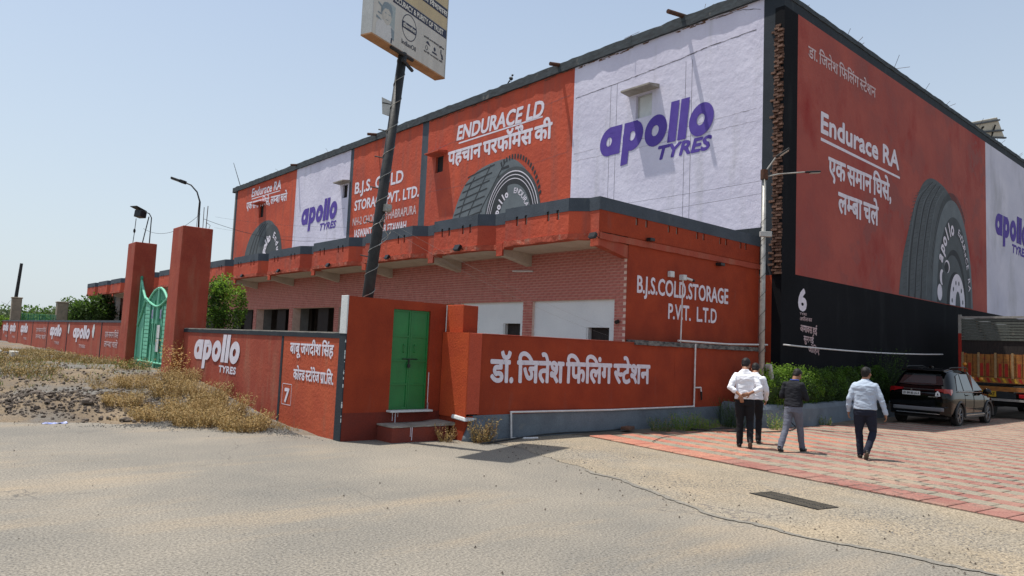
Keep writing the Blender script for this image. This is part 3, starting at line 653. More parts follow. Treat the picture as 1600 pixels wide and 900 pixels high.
paint_text('painted_lettering', 'TYRE', FB, 1, 20.50, 3.15, .42, .07, big, WTHIN, bold=.01, ref='la')
paint_text('painted_lettering', 'अपील का', FB, 1, 20.50, 2.98, .75, .10, big, WTHIN, bold=.01)
paint_text('painted_lettering', 'अमावस हई', FB, 1, 20.53, 2.66, 1.05, .19, big, WTHIN, bold=.02, slope=-.05)
paint_text('painted_lettering', 'सुन गई', FB, 1, 20.75, 2.36, .62, .17, big, WTHIN, bold=.02, slope=-.05)
paint_text('painted_lettering', 'जोहिए', FB, 1, 21.05, 2.06, .7, .17, big, WTHIN, bold=.02, slope=-.05)
# --- painted tyre on the side wall
def spl(pts, n=6):
    out = []
    for i in range(len(pts)-1):
        p0 = pts[max(i-1, 0)]; p1 = pts[i]; p2 = pts[i+1]; p3 = pts[min(i+2, len(pts)-1)]
        for k in range(n):
            t = k/n; out.append(tuple(.5*((2*p1[j])+(-p0[j]+p2[j])*t+(2*p0[j]-5*p1[j]+4*p2[j]-p3[j])*t*t+(-p0[j]+3*p1[j]-3*p2[j]+p3[j])*t**3) for j in (0, 1)))
    out.append(pts[-1]); return out
T = [(27.9, 4.36), (28.2, 5.6), (28.85, 6.95), (29.5, 8.05), (30.3, 8.95), (31.2, 9.32), (32.3, 9.27), (33.2, 9.0), (34.3, 8.3), (35.2, 7.2), (35.8, 5.9), (36.1, 4.36)]
flat('painted_tyre', spl(T), FB, TYRE1, big, .004)
def arc(cx, cz, rx, rz, a0, a1, n=40): return [(cx+rx*math.cos(a0+(a1-a0)*i/n), cz+rz*math.sin(a0+(a1-a0)*i/n)) for i in range(n+1)]
mb = MB()
for k, (x0, xt) in enumerate([(28.75, 31.3), (29.35, 31.7), (29.95, 32.15)]):
    c = spl([(x0, 4.36), (x0+.18, 5.8), (x0+.62, 7.2), (x0+1.2, 8.3), (xt, 9.2)]); c2 = [(p[0]+.13*(1-.5*i/len(c)), p[1]) for i, p in enumerate(c)]
    band(mb, c, c2, FB, .008)
mb.build('painted_tread_groove', TYRE2, big)
mb = MB()
for k in range(4):
    x0, xt = [(28.2, 30.9), (28.85, 31.35), (29.45, 31.75), (30.05, 32.2)][k]; c = spl([(x0+.08, 4.5), (x0+.26, 5.8), (x0+.70, 7.2), (x0+1.28, 8.3), (xt+.1, 9.1)], 14)
    for i in range(2, len(c)-1, 2): p = c[i]; mb.add([FB(p[0], p[1], .0075), FB(p[0]+.34, p[1]+.10, .0075), FB(p[0]+.34, p[1]+.125, .0075), FB(p[0], p[1]+.025, .0075)], [(0, 1, 2, 3)])
mb.build('painted_tread_sipes', TYRE4, big, kind='stuff')
mb = MB()
for k in range(4):
    x0, xt = [(28.2, 30.9), (28.92, 31.42), (29.52, 31.82), (30.12, 32.27)][k]; c = spl([(x0+.42, 4.5), (x0+.56, 5.8), (x0+.98, 7.2), (x0+1.5, 8.3), (xt+.25, 9.05)], 8); band(mb, c, [(p[0]+.05, p[1]) for p in c], FB, .0078)
mb.build('painted_tread_highlight', TYRE3, big)
flat('painted_sidewall', arc(33.6, 4.36, 2.42, 4.45, 0, PI), FB, TYRE3, big, .010)
mb = MB()
for k in range(34):   # shoulder notches
    a = PI*(.30+.62*k/34); c, s = math.cos(a), math.sin(a); da = .022
    q = [(33.6+r*math.cos(a+d)*2.42, 4.36+r*math.sin(a+d)*4.45) for r, d in ((1.0, 0), (1.07, 0), (1.07, da), (1.0, da))]
    mb.add([FB(p[0], p[1], .0115) for p in q], [(0, 1, 2, 3)])
mb.build('painted_shoulder_notches', TYRE4, big)
flat('painted_sidewall_ring', arc(33.75, 4.36, 2.05, 3.75, 0, PI), FB, TYRE4, big, .013)
flat('painted_inner_ring', arc(33.75, 4.36, 1.72, 3.0, 0, PI), FB, TYRE1, big, .015); flat('painted_rim_shadow', arc(33.7, 4.36, 1.45, 2.35, 0, PI), FB, TYRE2, big, .017)
flat('painted_rim', arc(33.55, 4.36, 1.40, 2.1, 0, PI), FB, TYRE1, big, .019)
for (cx, cz, rx, rz, m) in [(32.0, 4.78, .27, .34, WPAINT), (32.25, 5.42, .24, .32, WPAINT), (32.42, 5.38, .18, .30, TYRE4), (32.85, 5.92, .30, .27, WPAINT), (32.80, 5.88, .25, .23, TYRE2)]:
    flat('painted_rim_hole', arc(cx, cz, rx, rz, 0, 2*PI, 24)[:-1], FB, m, big, .021+.0005*(m is TYRE4)+.0005*(m is TYRE2))
flat('painted_hub_shadow', arc(33.85, 4.36, 1.06, 1.42, 0, PI), FB, TYRE2, big, .022); flat('painted_hub', arc(34.05, 4.36, .92, 1.36, 0, PI), FB, WPAINT, big, .024)
flat('painted_hub_bore', arc(34.1, 4.36, .30, .62, 0, PI), FB, TYRE1, big, .026)
for k in range(6):
    a = PI*(k+.35)/5.7; flat('painted_bolt', arc(34.05+.66*math.cos(a), 4.36+1.0*math.sin(a), .07, .10, 0, 2*PI, 12)[:-1], FB, TYRE4, big, .026)
def arc_text(s, fn, side, cx, cz, rx, rz, a0, a1, h, parent, m, hh=.03, bold=.03, wf=1.0):
    """letters along an ellipse from angle a0 to a1 (reading direction)"""
    mb = MB(); n = len(s)
    for i, ch in enumerate(s):
        if ch == ' ': continue
        a = lerp(a0, a1, (i+.5)/n); px, pz = cx+rx*math.cos(a), cz+rz*math.sin(a)
        tx, tz = -rx*math.sin(a), rz*math.cos(a); 
        if a1 < a0: tx, tz = -tx, -tz
        l = math.hypot(tx, tz); tx, tz = tx/l, tz/l; nxx, nzz = -tz, tx
        v, f = glyphs(ch); w_ = max(p[0] for p in v)/2
        for k, (ox, oz) in enumerate([(0, 0)]+[(bold*math.cos(j*PI/3), bold*math.sin(j*PI/3)) for j in range(6)]):
            P = []
            for p in v:
                u = (p[0]-w_+ox)*h*wf; q = (p[1]+oz-.25)*h; P.append(fn(side*(px+u*tx+q*nxx) if side > 0 else -(px+u*tx+q*nxx), pz+u*tz+q*nzz, hh+.0003*k))
            mb.add(P, f)
    return mb.build('painted_lettering', m, parent)
arc_text('apollo', FB, 1, 33.75, 4.36, 1.98, 3.2, PI*.83, PI*.52, .82, big, WPAINT, bold=.045, wf=.82)
arc_text('EnDURaCE RA', FB, 1, 33.75, 4.36, 1.85, 3.25, PI*.43, PI*.07, .42, big, WPAINT, bold=.012)
# --- painted tyre on the long facade (mirror coordinate: q = -Y)
FQ = lambda q, z, h=0: FA(-q, z, h)
T = [(-27.0, 7.3), (-26.5, 8.4), (-25.9, 9.2), (-25.0, 9.66), (-23.9, 9.85), (-22.9, 9.83), (-22.2, 9.5), (-21.5, 8.8), (-21.05, 7.9), (-20.85, 7.0), (-20.9, 6.0), (-21.4, 5.72), (-26.6, 5.72), (-27.2, 6.4)]
flat('painted_tyre', spl(T+[T[0]])[:-1], FQ, TYRE3, big, .004)
mb = MB()
for (a_, b_) in [((-25.9, 5.75), (-24.2, 9.75)), ((-26.5, 5.9), (-25.3, 9.4)), ((-25.1, 5.75), (-23.2, 9.75))]:
    c = spl([a_, (a_[0]+.05, 7.3), (lerp(a_[0], b_[0], .55), 8.7), b_]); band(mb, c, [(p[0]+.07, p[1]) for p in c], FQ, .008)
for k in range(11):
    t = k/10; z0 = 6.1+3.3*t; x0 = -27.0+.4*t+1.4*max(0, t-.5); mb.add([FQ(x0+.1, z0, .009), FQ(x0+2.3-.3*t, z0+.3, .009), FQ(x0+2.3-.3*t, z0+.36, .009), FQ(x0+.1, z0+.06, .009)], [(0, 1, 2, 3)])
    mb.add([FQ(-25.0+1.0*t+.55*t*t, z0, .0095), FQ(-24.4+1.0*t+.5*t*t, z0+.04, .0095), FQ(-24.45+1.0*t+.5*t*t, z0+.16, .0095), FQ(-25.0+1.0*t+.55*t*t, z0+.09, .0095)], [(0, 1, 2, 3)])
for k in range(18):
    a = PI*(.62-.55*k/18); q = [(-22.7+r*math.cos(a+d)*1.85, 7.2+r*math.sin(a+d)*2.62) for r, d in ((.98, 0), (1.06, 0), (1.06, .05), (.98, .05))]
    mb.add([FQ(p[0], p[1], .010) for p in q], [(0, 1, 2, 3)])
mb.build('painted_tread_blocks', TYRE2, big)
cx, cz = -22.65, 7.1
for k, (r, m) in enumerate([(1.0, TYRE4), (.93, WPAINT), (.91, TYRE2), (.86, WPAINT), (.845, TYRE2), (.79, WPAINT), (.775, TYRE2), (.68, TYRE3)]):
    flat('painted_sidewall_ring', [p for p in arc(cx, cz, 1.82*r, 2.32*r, -.55, PI+.55)], FQ, m, big, .012+.0012*k)
flat('painted_hub', arc(cx+.1, cz-.2, .62, .75, 0, PI), FQ, TYRE2, big, .023)
flat('painted_badge', [(-24.1, 7.1), (-23.85, 7.9), (-23.3, 8.6), (-22.95, 8.72), (-22.95, 8.2), (-23.25, 7.9), (-23.45, 7.4), (-23.6, 6.9)], FQ, TYRE2, big, .024)
arc_text('apollo', FQ, 1, cx, cz, .98, 1.22, PI*.98, PI*.58, .44, big, WPAINT, bold=.05, hh=.026, wf=.85)
arc_text('ENDURACE', FQ, 1, cx+.1, cz, .95, 1.25, PI*.50, PI*.0, .33, big, WPAINT, bold=.015, hh=.026)
# --- painted tyre on the far red panel
T = [(-52.7, 7.3), (-52.4, 8.2), (-51.6, 9.1), (-50.3, 9.7), (-49.0, 9.9), (-47.9, 9.7), (-47.0, 9.0), (-46.3, 8.2), (-45.85, 7.3), (-45.9, 5.75), (-52.7, 5.75)]
flat('painted_tyre', spl(T[:9])+T[9:], FQ, TYRE1, big, .004)
mb = MB()
for k in range(3):
    c = spl([(-52.0+.6*k, 5.8), (-51.8+.6*k, 7.4), (-51.0+.5*k, 8.8), (-49.6+.4*k, 9.7)]); band(mb, c, [(p[0]+.14, p[1]) for p in c], FQ, .008)
mb.build('painted_tread_groove', TYRE2, big)
flat('painted_sidewall_ring', arc(-47.9, 7.0, 1.95, 2.5, -.5, PI+.5), FQ, TYRE4, big, .010)
arc_text('apollo', FQ, 1, -47.9, 7.0, 1.2, 1.6, PI*.95, PI*.55, .75, big, WPAINT, bold=.07); arc_text('Endu', FQ, 1, -47.9, 7.0, 1.3, 1.8, PI*.42, PI*.10, .6, big, WPAINT, bold=.04)
# roof things
def rebar(x, y, z, n=3, h=.5):
    t = MB()
    for i in range(n): t.tube([(x+rnd.uniform(-.3, .3), y+rnd.uniform(-.1, .1), z), (x+rnd.uniform(-.5, .7), y-rnd.uniform(-.1, .5), z+rnd.uniform(.5, 1)*h)], .008, 4)
    return t
for x in (21.0, 23.6, 24.6, 27.5, 30.6, 33.0, 37.0, 40.5, 43.5):
    rebar(x, 10.6, 12.75, 2, .32).build('bent_rebar', RUST, big)
for y in (13.2, 16.5, 40.1, 47.5): rebar(19.45, y, 13.1, 2, .25).build('bent_rebar', RUST, big)
sp = thing('solar_panel', 'pale backed solar panel on a frame at the roof edge', 'solar panel', (39, 11.2, 13.1))
A, B_, C_, D_ = Vector((36.6, 10.75, 12.98)), Vector((40.3, 10.6, 14.12)), Vector((41.9, 10.7, 13.42)), Vector((39.2, 10.8, 12.86))
nn = (B_-A).cross(D_-A).normalized()
mb = MB(); mb.rings([[A, B_, C_, D_], [A+nn*.05, B_+nn*.05, C_+nn*.05, D_+nn*.05]]); mb.build('panel', SOLAR, sp)
for t in (.12, .6, .95):
    mb = MB(); a = A.lerp(D_, t)-nn*.05; b = B_.lerp(C_, t)-nn*.05; mb.tube([a, b], .05, 6); mb.build('frame_rail', STEELD, sp)
for t in (.3, .75):
    a = A.lerp(B_, t).lerp(D_.lerp(C_, t), .3)-nn*.08; mb = MB(); mb.tube([(a.x, a.y+.2, 12.98), a], .04, 6); mb.build('leg', STEELD, sp)
an = MB(); an.tube([(19.7, 55.2, 13.1), (19.6, 57.0, 15.4)], [.035, .02], 6); tag(an.build('roof_antenna', STEELD), 'thin slanting antenna rod on the far left roof corner', 'antenna')
bd = MB(); bd.ell((19.35, 23.0, 13.35), (.07, .12, .08), 8, 6, Matrix.Rotation(.5, 3, 'X')); bd.ell((19.35, 22.92, 13.47), (.045, .05, .05), 8, 6); bd.tube([(19.35, 23.08, 13.28), (19.35, 23.25, 13.16)], [.04, .015], 6); bd.tube([(19.35, 22.88, 13.47), (19.35, 22.8, 13.46)], [.012, .003], 5)
for s in (-.03, .03): bd.tube([(19.35+s, 23.0, 13.3), (19.35+s, 22.99, 13.19)], .008, 4)
tag(bd.build('pigeon', STEELD, smooth=True), 'small dark bird perched on the roof edge', 'bird')
# ------------------------------------------------------------------ the low front building
low = thing('low_front_building', 'long low red building with a zigzag parapet and brick tiled front below the cold store', 'building', (14, 30, 0))
XW, XO, XI = 13.38, 12.0, 12.3
BR = [11.32, 14.75, 18.0, 22.05, 26.0, 30.25, 34.35, 38.4, 42.5, 46.6, 50.7, 54.8, 58.9, 63.0, 67.0]   # bracket / column centres
# column and opening layout of the front wall
ops = []
cols_ = []
for i, y in enumerate(BR): cols_.append((y-.19, y+.19))
cols_[0] = (11.2, 11.58); cols_[1] = (14.54, 14.93)
for (a, b) in zip(cols_, cols_[1:]): ops.append((a[1], b[0], -1, 3.10))
mb = MB(); slab(mb, 'X', XW+.002, .36, 11.215, 69, 0, 4.55, ops); mb.build('front_wall', MORTAR, low)
# brick tiles laid over the front wall: nearest 300 are single pieces
bb = MB(); bb.box(-.011, -.112, -.0325, .011, .112, .0325); bme = bb.mesh('brick', BRICKP)
spots = []
for k in range(60):
    z = .04+.0755*k
    if z > 4.5: break
    y = 11.2+.115*(k % 2)
    while y < 69:
        yc = y+.115
        for a, b in ([(11.216, 69)] if z > 3.13 else cols_):
            lo, hi = max(a+.002, yc-.112), min(b-.002, yc+.112)
            if hi-lo > .012 and z > 1.2: spots.append(((lo+hi)/2, z, hi-lo))
        y += .233
spots.sort(key=lambda p: (p[0] > 15.2) + p[0]*.001+abs(p[1]-3.8)*.05)
mbs = MB(); cnt = 0
for (y, z, wd_) in spots:
    dx = rnd.uniform(-.003, .003)
    if cnt < 300 and z > 2.0 and y < 17:
        o = bpy.data.objects.new('brick', bme); COL.objects.link(o); o.parent = low; o.location = Vector((XW+dx, y, z))-base_of(low); o.scale.y = wd_/.224; cnt += 1
    else: mbs.box(XW-.011+dx, y-wd_/2, z-.0325, XW+.015, y+wd_/2, z+.0325)
mbs.build('brick', BRICKP, low, kind='stuff')
# infill panels of the two nearest bays, whitewashed, with dark low windows
H2 = [(15.11, 15.86, 1.1, 2.49), (11.80, 12.58, 1.1, 2.40)]
mb = MB(); slab(mb, 'X', XW+.08, .12, 11.58, 14.54, 0, 3.10, [H2[1]]); mb.build('whitewashed_infill', LIMEB, low)
mb = MB(); slab(mb, 'X', XW+.08, .12, 14.93, 17.81, 0, 3.10, [H2[0]]); mb.build('whitewashed_infill', LIMEB, low)
for h in H2:
    mb = MB()
    for q in ((h[0], h[0]+.07), (h[1]-.07, h[1])): mb.box(XW+.09, q[0], h[2], XW+.24, q[1], h[3]) if q[0] > h[0] else None
    fr = mb.build('window_frame', LIME, low)
    mb = MB(); mb.box(XW+.21, h[0], h[2], XW+.23, h[1], h[3]); mb.build('dark_pane', DARKG, fr)
# columns behind the openings and dark interior
for y in BR[2:]:
    mb = MB(); mb.box(XW+.385, y-.19, 0, XW+.75, y+.19, 4.5); mb.build('column', CONCG, low)
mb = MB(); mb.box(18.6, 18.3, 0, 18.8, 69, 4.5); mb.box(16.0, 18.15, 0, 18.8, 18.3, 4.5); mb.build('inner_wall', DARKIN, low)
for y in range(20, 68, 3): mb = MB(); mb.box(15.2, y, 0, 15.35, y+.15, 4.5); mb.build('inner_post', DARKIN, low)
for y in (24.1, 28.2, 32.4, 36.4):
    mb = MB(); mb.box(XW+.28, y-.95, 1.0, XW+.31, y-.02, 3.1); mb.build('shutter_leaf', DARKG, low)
mb = MB(); mb.box(12.38, 11.25, 4.56, 19.35, 69, 4.62); mb.build('roof', CONCG, low)
mb = MB(); mb.box(XW+.4, 69-.25, 0, 19.4, 69, 4.5); mb.box(13.38, 68.9, 0, 18.8, 69, 4.5); mb.build('far_end_wall', LIME, low)
mb = MB(); mb.box(12.9, 60.6, 0, 13.2, 61.2, 4.45); mb.build('white_pillar', LIME, low)
# canopy plan: outer line with trapezoid bays
def plan():
    P = [(XI, 11.2), (XI, 11.52)]
    for i, y in enumerate(BR[1:]):
        y0 = BR[i]+.25 if i else 11.52; y1 = y-.18
        P += [(XO, y0+.40 if i else 11.90), (XO, y1-.34), (XI, y1-.0), (XI, y+.25)]
    return P
PLN = plan()
def ring_loft(off0, z0, off1, z1, m, name, thick=.14, rough=0):
    b = MB(); n = len(PLN)
    pts = []
    for (x, y) in PLN:
        jz = rough*mnoise.noise(Vector((x*3, y*1.7, z0))) if rough else 0
        pts.append([(x-off0, y, z0+jz), (x-off1, y, z1), (x+thick, y, z1), (x+thick, y, z0)])
    b.rings(pts); return b
par = MB()
def parapet_seg(m, name, z0, z1, off, holes=False):
    b = MB()
    for (p, q) in zip(PLN, PLN[1:]):
        L = math.dist(p, q); d = ((q[0]-p[0])/L, (q[1]-p[1])/L); nrm = (-d[1], d[0])   # outward -X side
        hs = []
        if holes and p[0] == XO and q[0] == XO:
            c1, c2 = L*.16, L*.80
            for c in (c1, c1+.34, c2-.34, c2): hs.append((c-.045, c+.045, 4.93, 5.17))
        us = sorted({0, L, *[h[0] for h in hs], *[h[1] for h in hs]}); zs = sorted({z0, z1, *[min(max(h[2], z0), z1) for h in hs], *[min(max(h[3], z0), z1) for h in hs]})
        for i in range(len(us)-1):
            for j in range(len(zs)-1):
                uc, zc = (us[i]+us[i+1])/2, (zs[j]+zs[j+1])/2
                if any(h[0] < uc < h[1] and h[2] < zc < h[3] for h in hs): continue
                def W(u, z, t): return (p[0]+d[0]*u+nrm[0]*(off-t), p[1]+d[1]*u+nrm[1]*(off-t), z)
                a0, a1, b0, b1 = us[i], us[i+1], zs[j], zs[j+1]
                b.add([W(a0, b0, 0), W(a1, b0, 0), W(a1, b1, 0), W(a0, b1, 0), W(a0, b0, .12), W(a1, b0, .12), W(a1, b1, .12), W(a0, b1, .12)],
                      [(0, 1, 2, 3), (7, 6, 5, 4), (0, 4, 5, 1), (1, 5, 6, 2), (2, 6, 7, 3), (3, 7, 4, 0)])
    return b.build(name, m, low)
parapet_seg(REDF, 'parapet', 4.56, 5.115, 0, True); parapet_seg(SLATE, 'parapet_band', 5.10, 5.42, .012, True)
b = MB()
for (p, q) in zip(PLN, PLN[1:]):
    if p[0] == XO and q[0] == XO:
        L = q[1]-p[1]
        for c in (L*.16, L*.16+.34, L*.8-.34, L*.8): b.box(XO+.05, p[1]+c-.06, 4.9, XO+.08, p[1]+c+.06, 5.2)
b.build('parapet_slot', CONC, low)
# canopy slab: ragged red edge and bare soffit
n = len(PLN); sub = []
for (p, q) in zip(PLN, PLN[1:]):
    k = max(1, int(math.dist(p, q)/.2))
    for i in range(k): sub.append((lerp(p[0], q[0], i/k), lerp(p[1], q[1], i/k)))
sub.append(PLN[-1])
b = MB(); b.rings([[(x-.03+.02*mnoise.noise(Vector((x*4, y*4, 1))), y, 4.42+.03*mnoise.noise(Vector((y*2.3, 0, 1)))+.02*mnoise.noise(Vector((y*8, 0, 1)))), (x-.035+.02*mnoise.noise(Vector((x*4, y*4, 2))), y, 4.56+.015*mnoise.noise(Vector((y*5, 3, 1)))), (x+.35, y, 4.555), (x+.35, y, 4.44)] for x, y in sub])
b.build('canopy_edge', mat('ragged_red_edge_paint', (.48, .10, .055), (.36, .07, .04), scale=6, col3=(.40, .22, .16), scale3=5, lo3=.55, hi3=.75, bump=1, bscale=9, bdist=.04), low, fixn=True)
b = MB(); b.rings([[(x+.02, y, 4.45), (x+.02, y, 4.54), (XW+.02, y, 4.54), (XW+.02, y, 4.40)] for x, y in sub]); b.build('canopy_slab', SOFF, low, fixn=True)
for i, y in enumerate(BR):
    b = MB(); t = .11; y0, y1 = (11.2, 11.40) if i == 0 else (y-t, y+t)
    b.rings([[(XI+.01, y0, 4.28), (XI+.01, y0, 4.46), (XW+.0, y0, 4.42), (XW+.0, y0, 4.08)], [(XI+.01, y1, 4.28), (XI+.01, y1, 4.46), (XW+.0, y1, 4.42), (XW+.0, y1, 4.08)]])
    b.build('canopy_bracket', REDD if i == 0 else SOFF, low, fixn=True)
    b = MB(); b.box(XI-.04, y0-.02, 4.25, XI+.012, y1+.02, 4.60); b.build('bracket_tip', REDF, low)
# end wall facing the camera side
mb = MB(); slab(mb, 'Y', 11.2, .3, XW+.39, 19.38, 0, 4.60); mb.box(XW-.015, 11.2, 0, XW+.39, 11.213, 4.60); mb.build('end_wall', RED, low)
SH = [(x-.045, x+.045, 4.93, 5.11) for x in (13.66, 14.04, 14.95, 15.3, 16.2, 16.5, 17.3, 17.6, 18.35, 18.62)]
mb = MB(); slab(mb, 'Y', 11.19, .12, XI+.012, 19.38, 4.60, 5.115, SH); mb.build('end_parapet', RED, low)
mb = MB(); slab(mb, 'Y', 11.178, .15, XI-.01, 19.38, 5.115, 5.42); mb.build('end_parapet_band', SLATE, low)
mb = MB(); mb.box(13.5, 11.235, 4.9, 18.8, 11.25, 5.11); mb.build('parapet_slot', CONC, low)
mb = MB(); k = 60
L = [lerp(XI, 19.38, i/k) for i in range(k+1)]
mb.rings([[(x, 11.19-.035+.012*mnoise.noise(Vector((x*3, 1, 1))), 4.42+.02*mnoise.noise(Vector((x*2, 5, 1)))), (x, 11.19-.03, 4.57+.01*mnoise.noise(Vector((x*6, 3, 1)))), (x, 11.25, 4.57), (x, 11.25, 4.42)] for x in L])
mb.build('slab_edge', REDD, low, fixn=True)
FE = PF(11.2)
paint_text('painted_lettering', 'B.J.S.COLD.STORAGE', FE, 1, 13.75, 3.29, 3.99, .41, low, WPAINT, bold=.022, ref='la')
paint_text('painted_lettering', 'P.V.T.  L.T.D', FE, 1, 15.02, 2.72, 2.17, .38, low, WPAINT, bold=.022, ref='la')
# floodlights tucked under the canopy
fl = None
FLD = [(16.1, 4.66, 'black floodlight under the second bay of the canopy from the near corner'), (12.9, 4.75, 'dark fixture on the near corner bay of the canopy'), (19.9, 4.66, 'black floodlight under the third canopy bay from the near corner'),
       (24.0, 4.64, 'black floodlight under the canopy just left of the leaning pole'), (28.4, 4.66, 'black floodlight under the fifth canopy bay'), (32.4, 4.64, 'farthest black floodlight under the canopy, above the leafy tree')]
for (y, z, lab) in FLD:
    if y < 13: y = 11.25; z = 4.62
    loc = (XO-.02 if y > 12 else XI-.05, y, z-.16)
    if fl is None:
        fl = thing('floodlight', lab, 'floodlight', loc, 'floodlights along the canopy'); ox, oy, oz = loc
        b = MB(); b.obox((ox-.12, oy, oz+.02), (.10, .24, .16), Matrix.Rotation(.5, 3, 'Y')); b.build('lamp_head', BLKP, fl)
        b = MB(); b.tube([(ox+.04, oy-.10, oz-.04), (ox-.1, oy-.14, oz), (ox-.1, oy+.14, oz), (ox+.04, oy+.10, oz-.04)], .012, 6); b.build('bracket', BLKP, fl)
        b = MB(); b.obox((ox-.165, oy, oz+.0), (.012, .20, .12), Matrix.Rotation(.5, 3, 'Y')); b.build('lens', GLASSL, fl)
    else:
        c = copy_tree(fl, None, loc); c['label'] = lab; c.scale = (.8, .8, .8)
# junction box and lamp on the end wall
b = MB(); b.box(14.95, 11.10, 3.78, 15.12, 11.2, 3.93); tag(b.build('wall_box', LIME, bevel=.01), 'small cream junction box on the red end wall above the lettering', 'junction box')
b = MB(); b.box(14.0, 11.02, 4.58, 14.18, 11.16, 4.66); tag(b.build('wall_lamp', BLKP, bevel=.01), 'small black lamp on the end wall ledge near the corner', 'lamp')
b = MB(); b.box(17.1, 11.02, 4.30, 17.3, 11.2, 4.38); tag(b.build('wall_lamp', BLKP, bevel=.01), 'small black lamp on the end wall right of the lettering', 'lamp')
b = MB(); b.tube([(XW-.04, 11.42, 2.55), (XW-.12, 11.42, 2.52)], .05, 8); tag(b.build('wall_pipe_stub', BLKP), 'round black pipe stub on the pink brick corner column', 'pipe')
b = MB(); b.tube([(XW-.04, 15.4, 3.98), (XW-.04, 14.55, 3.93)], .025, 6); tag(b.build('tube_light', PVC), 'thin white tube light fixed on the brick wall', 'tube light')
# ------------------------------------------------------------------ boundary walls
def wallbox(name, label, parts, loc):
    t = thing(name, label, 'wall', loc)
    for (nm, bx, m) in parts:
        b = MB(); b.box(*bx); b.build(nm, m, t, bevel=.008)
    return t
fw = wallbox('front_boundary_wall', 'red boundary wall with white Hindi lettering above a blue grey plinth', [
    ('wall', (8.72, 10.95, .47, 15.0, 11.18, 2.04), RED), ('wall', (15.0, 10.95, .47, 19.38, 11.18, 2.0), RED), ('plinth', (8.62, 10.925, -.1, 17.2, 11.19, .475), BLUEG),
    ('pilaster', (8.42, 10.905, .5, 8.74, 11.22, 2.055), REDF), ('coping', (8.75, 10.94, 2.041, 13.4, 11.19, 2.06), REDD)], (8.6, 10.95, 0))
PO = mat('sun_lightened_red_paint', (.52, .082, .022), (.44, .062, .02), scale=2, bump=.4)  # the red wall paint brightened to carry the sun on these faces
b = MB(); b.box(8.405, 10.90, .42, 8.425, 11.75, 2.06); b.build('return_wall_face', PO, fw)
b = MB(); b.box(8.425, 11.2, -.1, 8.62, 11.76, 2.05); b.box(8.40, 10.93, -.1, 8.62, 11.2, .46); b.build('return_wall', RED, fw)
b = MB(); b.rings([[(8.36, 10.86, .37), (8.36, 11.3, .40), (8.72, 11.3, .40), (8.72, 10.9, .38)], [(8.38, 10.9, .45), (8.38, 11.3, .48), (8.66, 11.3, .46), (8.66, 10.92, .43)]]); b.build('whitewashed_ledge', LIME, fw, bevel=.02, fixn=True)
b = MB(); n = 60
b.rings([[(lerp(13.4, 19.3, i/n), 10.90+.02*mnoise.noise(Vector((i*.7, 0, 0))), 2.00+.02*mnoise.noise(Vector((i*.9, 1, 0)))), (lerp(13.4, 19.3, i/n), 10.92, 2.11+.025*mnoise.noise(Vector((i*.5, 2, 0)))), (lerp(13.4, 19.3, i/n), 11.2, 2.12), (lerp(13.4, 19.3, i/n), 11.2, 2.0)] for i in range(n+1)])
b.build('broken_cement_ledge', GRIME, fw, fixn=True)
paint_text('painted_lettering', 'डॉ. जितेश फिलिंग {स}टेशन', PF(10.95), 1, 9.02, 1.12, 4.98, .42, fw, WPAINT, bold=.034, slope=-.006)
# curved bulge of plinth at the corner
b = MB(); b.rings([[(8.75+.35*math.cos(a)*k, 10.93-.18*math.sin(a)*k, z) for a in [PI*i/8 for i in range(9)]] for z, k in ((-.05, 1.15), (.1, 1), (.28, .75), (.40, .35))]); b.build('plinth_bulge', BLUEG, fw, fixn=True, smooth=True)
# tall post behind
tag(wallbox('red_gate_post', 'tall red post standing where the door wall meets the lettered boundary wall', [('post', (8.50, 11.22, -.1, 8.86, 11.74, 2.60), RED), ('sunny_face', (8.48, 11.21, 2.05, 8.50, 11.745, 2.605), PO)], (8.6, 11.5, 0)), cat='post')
# wall with the green door
DW = Vector((6.28, 11.77, 0)); dw = thing('door_wall', 'tall red wall holding the green double door and a step', 'wall', (6.3, 11.77, 0))
mb = MB(); slab(mb, 'Y', 11.77, .24, 6.29, 8.72, -.2, 2.62, [(7.25, 8.10, .53, 2.45)]); mb.build('wall', RED, dw)
mb = MB(); slab(mb, 'Y', 11.765, .01, 6.285, 8.5, -.2, .50); mb.build('dark_lower_band', mat('dark_red_lower_paint', (.19, .028, .016), (.15, .03, .02), scale=2, bump=.5), dw)  # thin darker red band along the lower wall
b = MB(); b.box(6.262, 11.765, 1.93, 6.289, 12.01, 2.63); b.build('white_end_face', LIME, dw, bevel=.006)
b = MB(); b.box(6.27, 11.765, -.2, 6.289, 12.01, 1.93); b.build('slate_end_face', SLATED, dw)
b = MB(); b.box(7.2, 11.60, .50, 8.15, 11.78, .535); b.build('white_threshold', LIME, dw, bevel=.008)
b = MB(); b.box(7.02, 11.22, -.1, 8.22, 11.77, .27); b.build('step', mat('dark_red_step', (.22, .04, .022), (.17, .04, .03), scale=3, bump=.6), dw, bevel=.02)
b = MB(); n = 14; b.rings([[(lerp(7.01, 8.40, i/n), 11.21+.01*math.sin(i*2.1), .27), (lerp(7.01, 8.40, i/n), 11.21, .295+.01*mnoise.noise(Vector((i*.8, 0, 0)))+.03*sstep((i-9)/4)), (lerp(7.01, 8.40, i/n), 11.76, .30+.03*sstep((i-9)/4)), (lerp(7.01, 8.40, i/n), 11.76, .27)] for i in range(n+1)]); b.build('cement_step_top', CONC, dw, fixn=True)
b = MB()
for (x0, x1, z0, z1) in [(7.33, 7.345, .33, .51), (7.39, 7.41, .29, .51), (7.45, 7.46, .40, .51), (8.108, 8.125, .52, 1.25), (8.105, 8.14, .53, .66)]: b.add([(x0, 11.758, z0), (x1, 11.758, z0), (x1, 11.758, z1), (x0, 11.758, z1)], [(0, 1, 2, 3)])
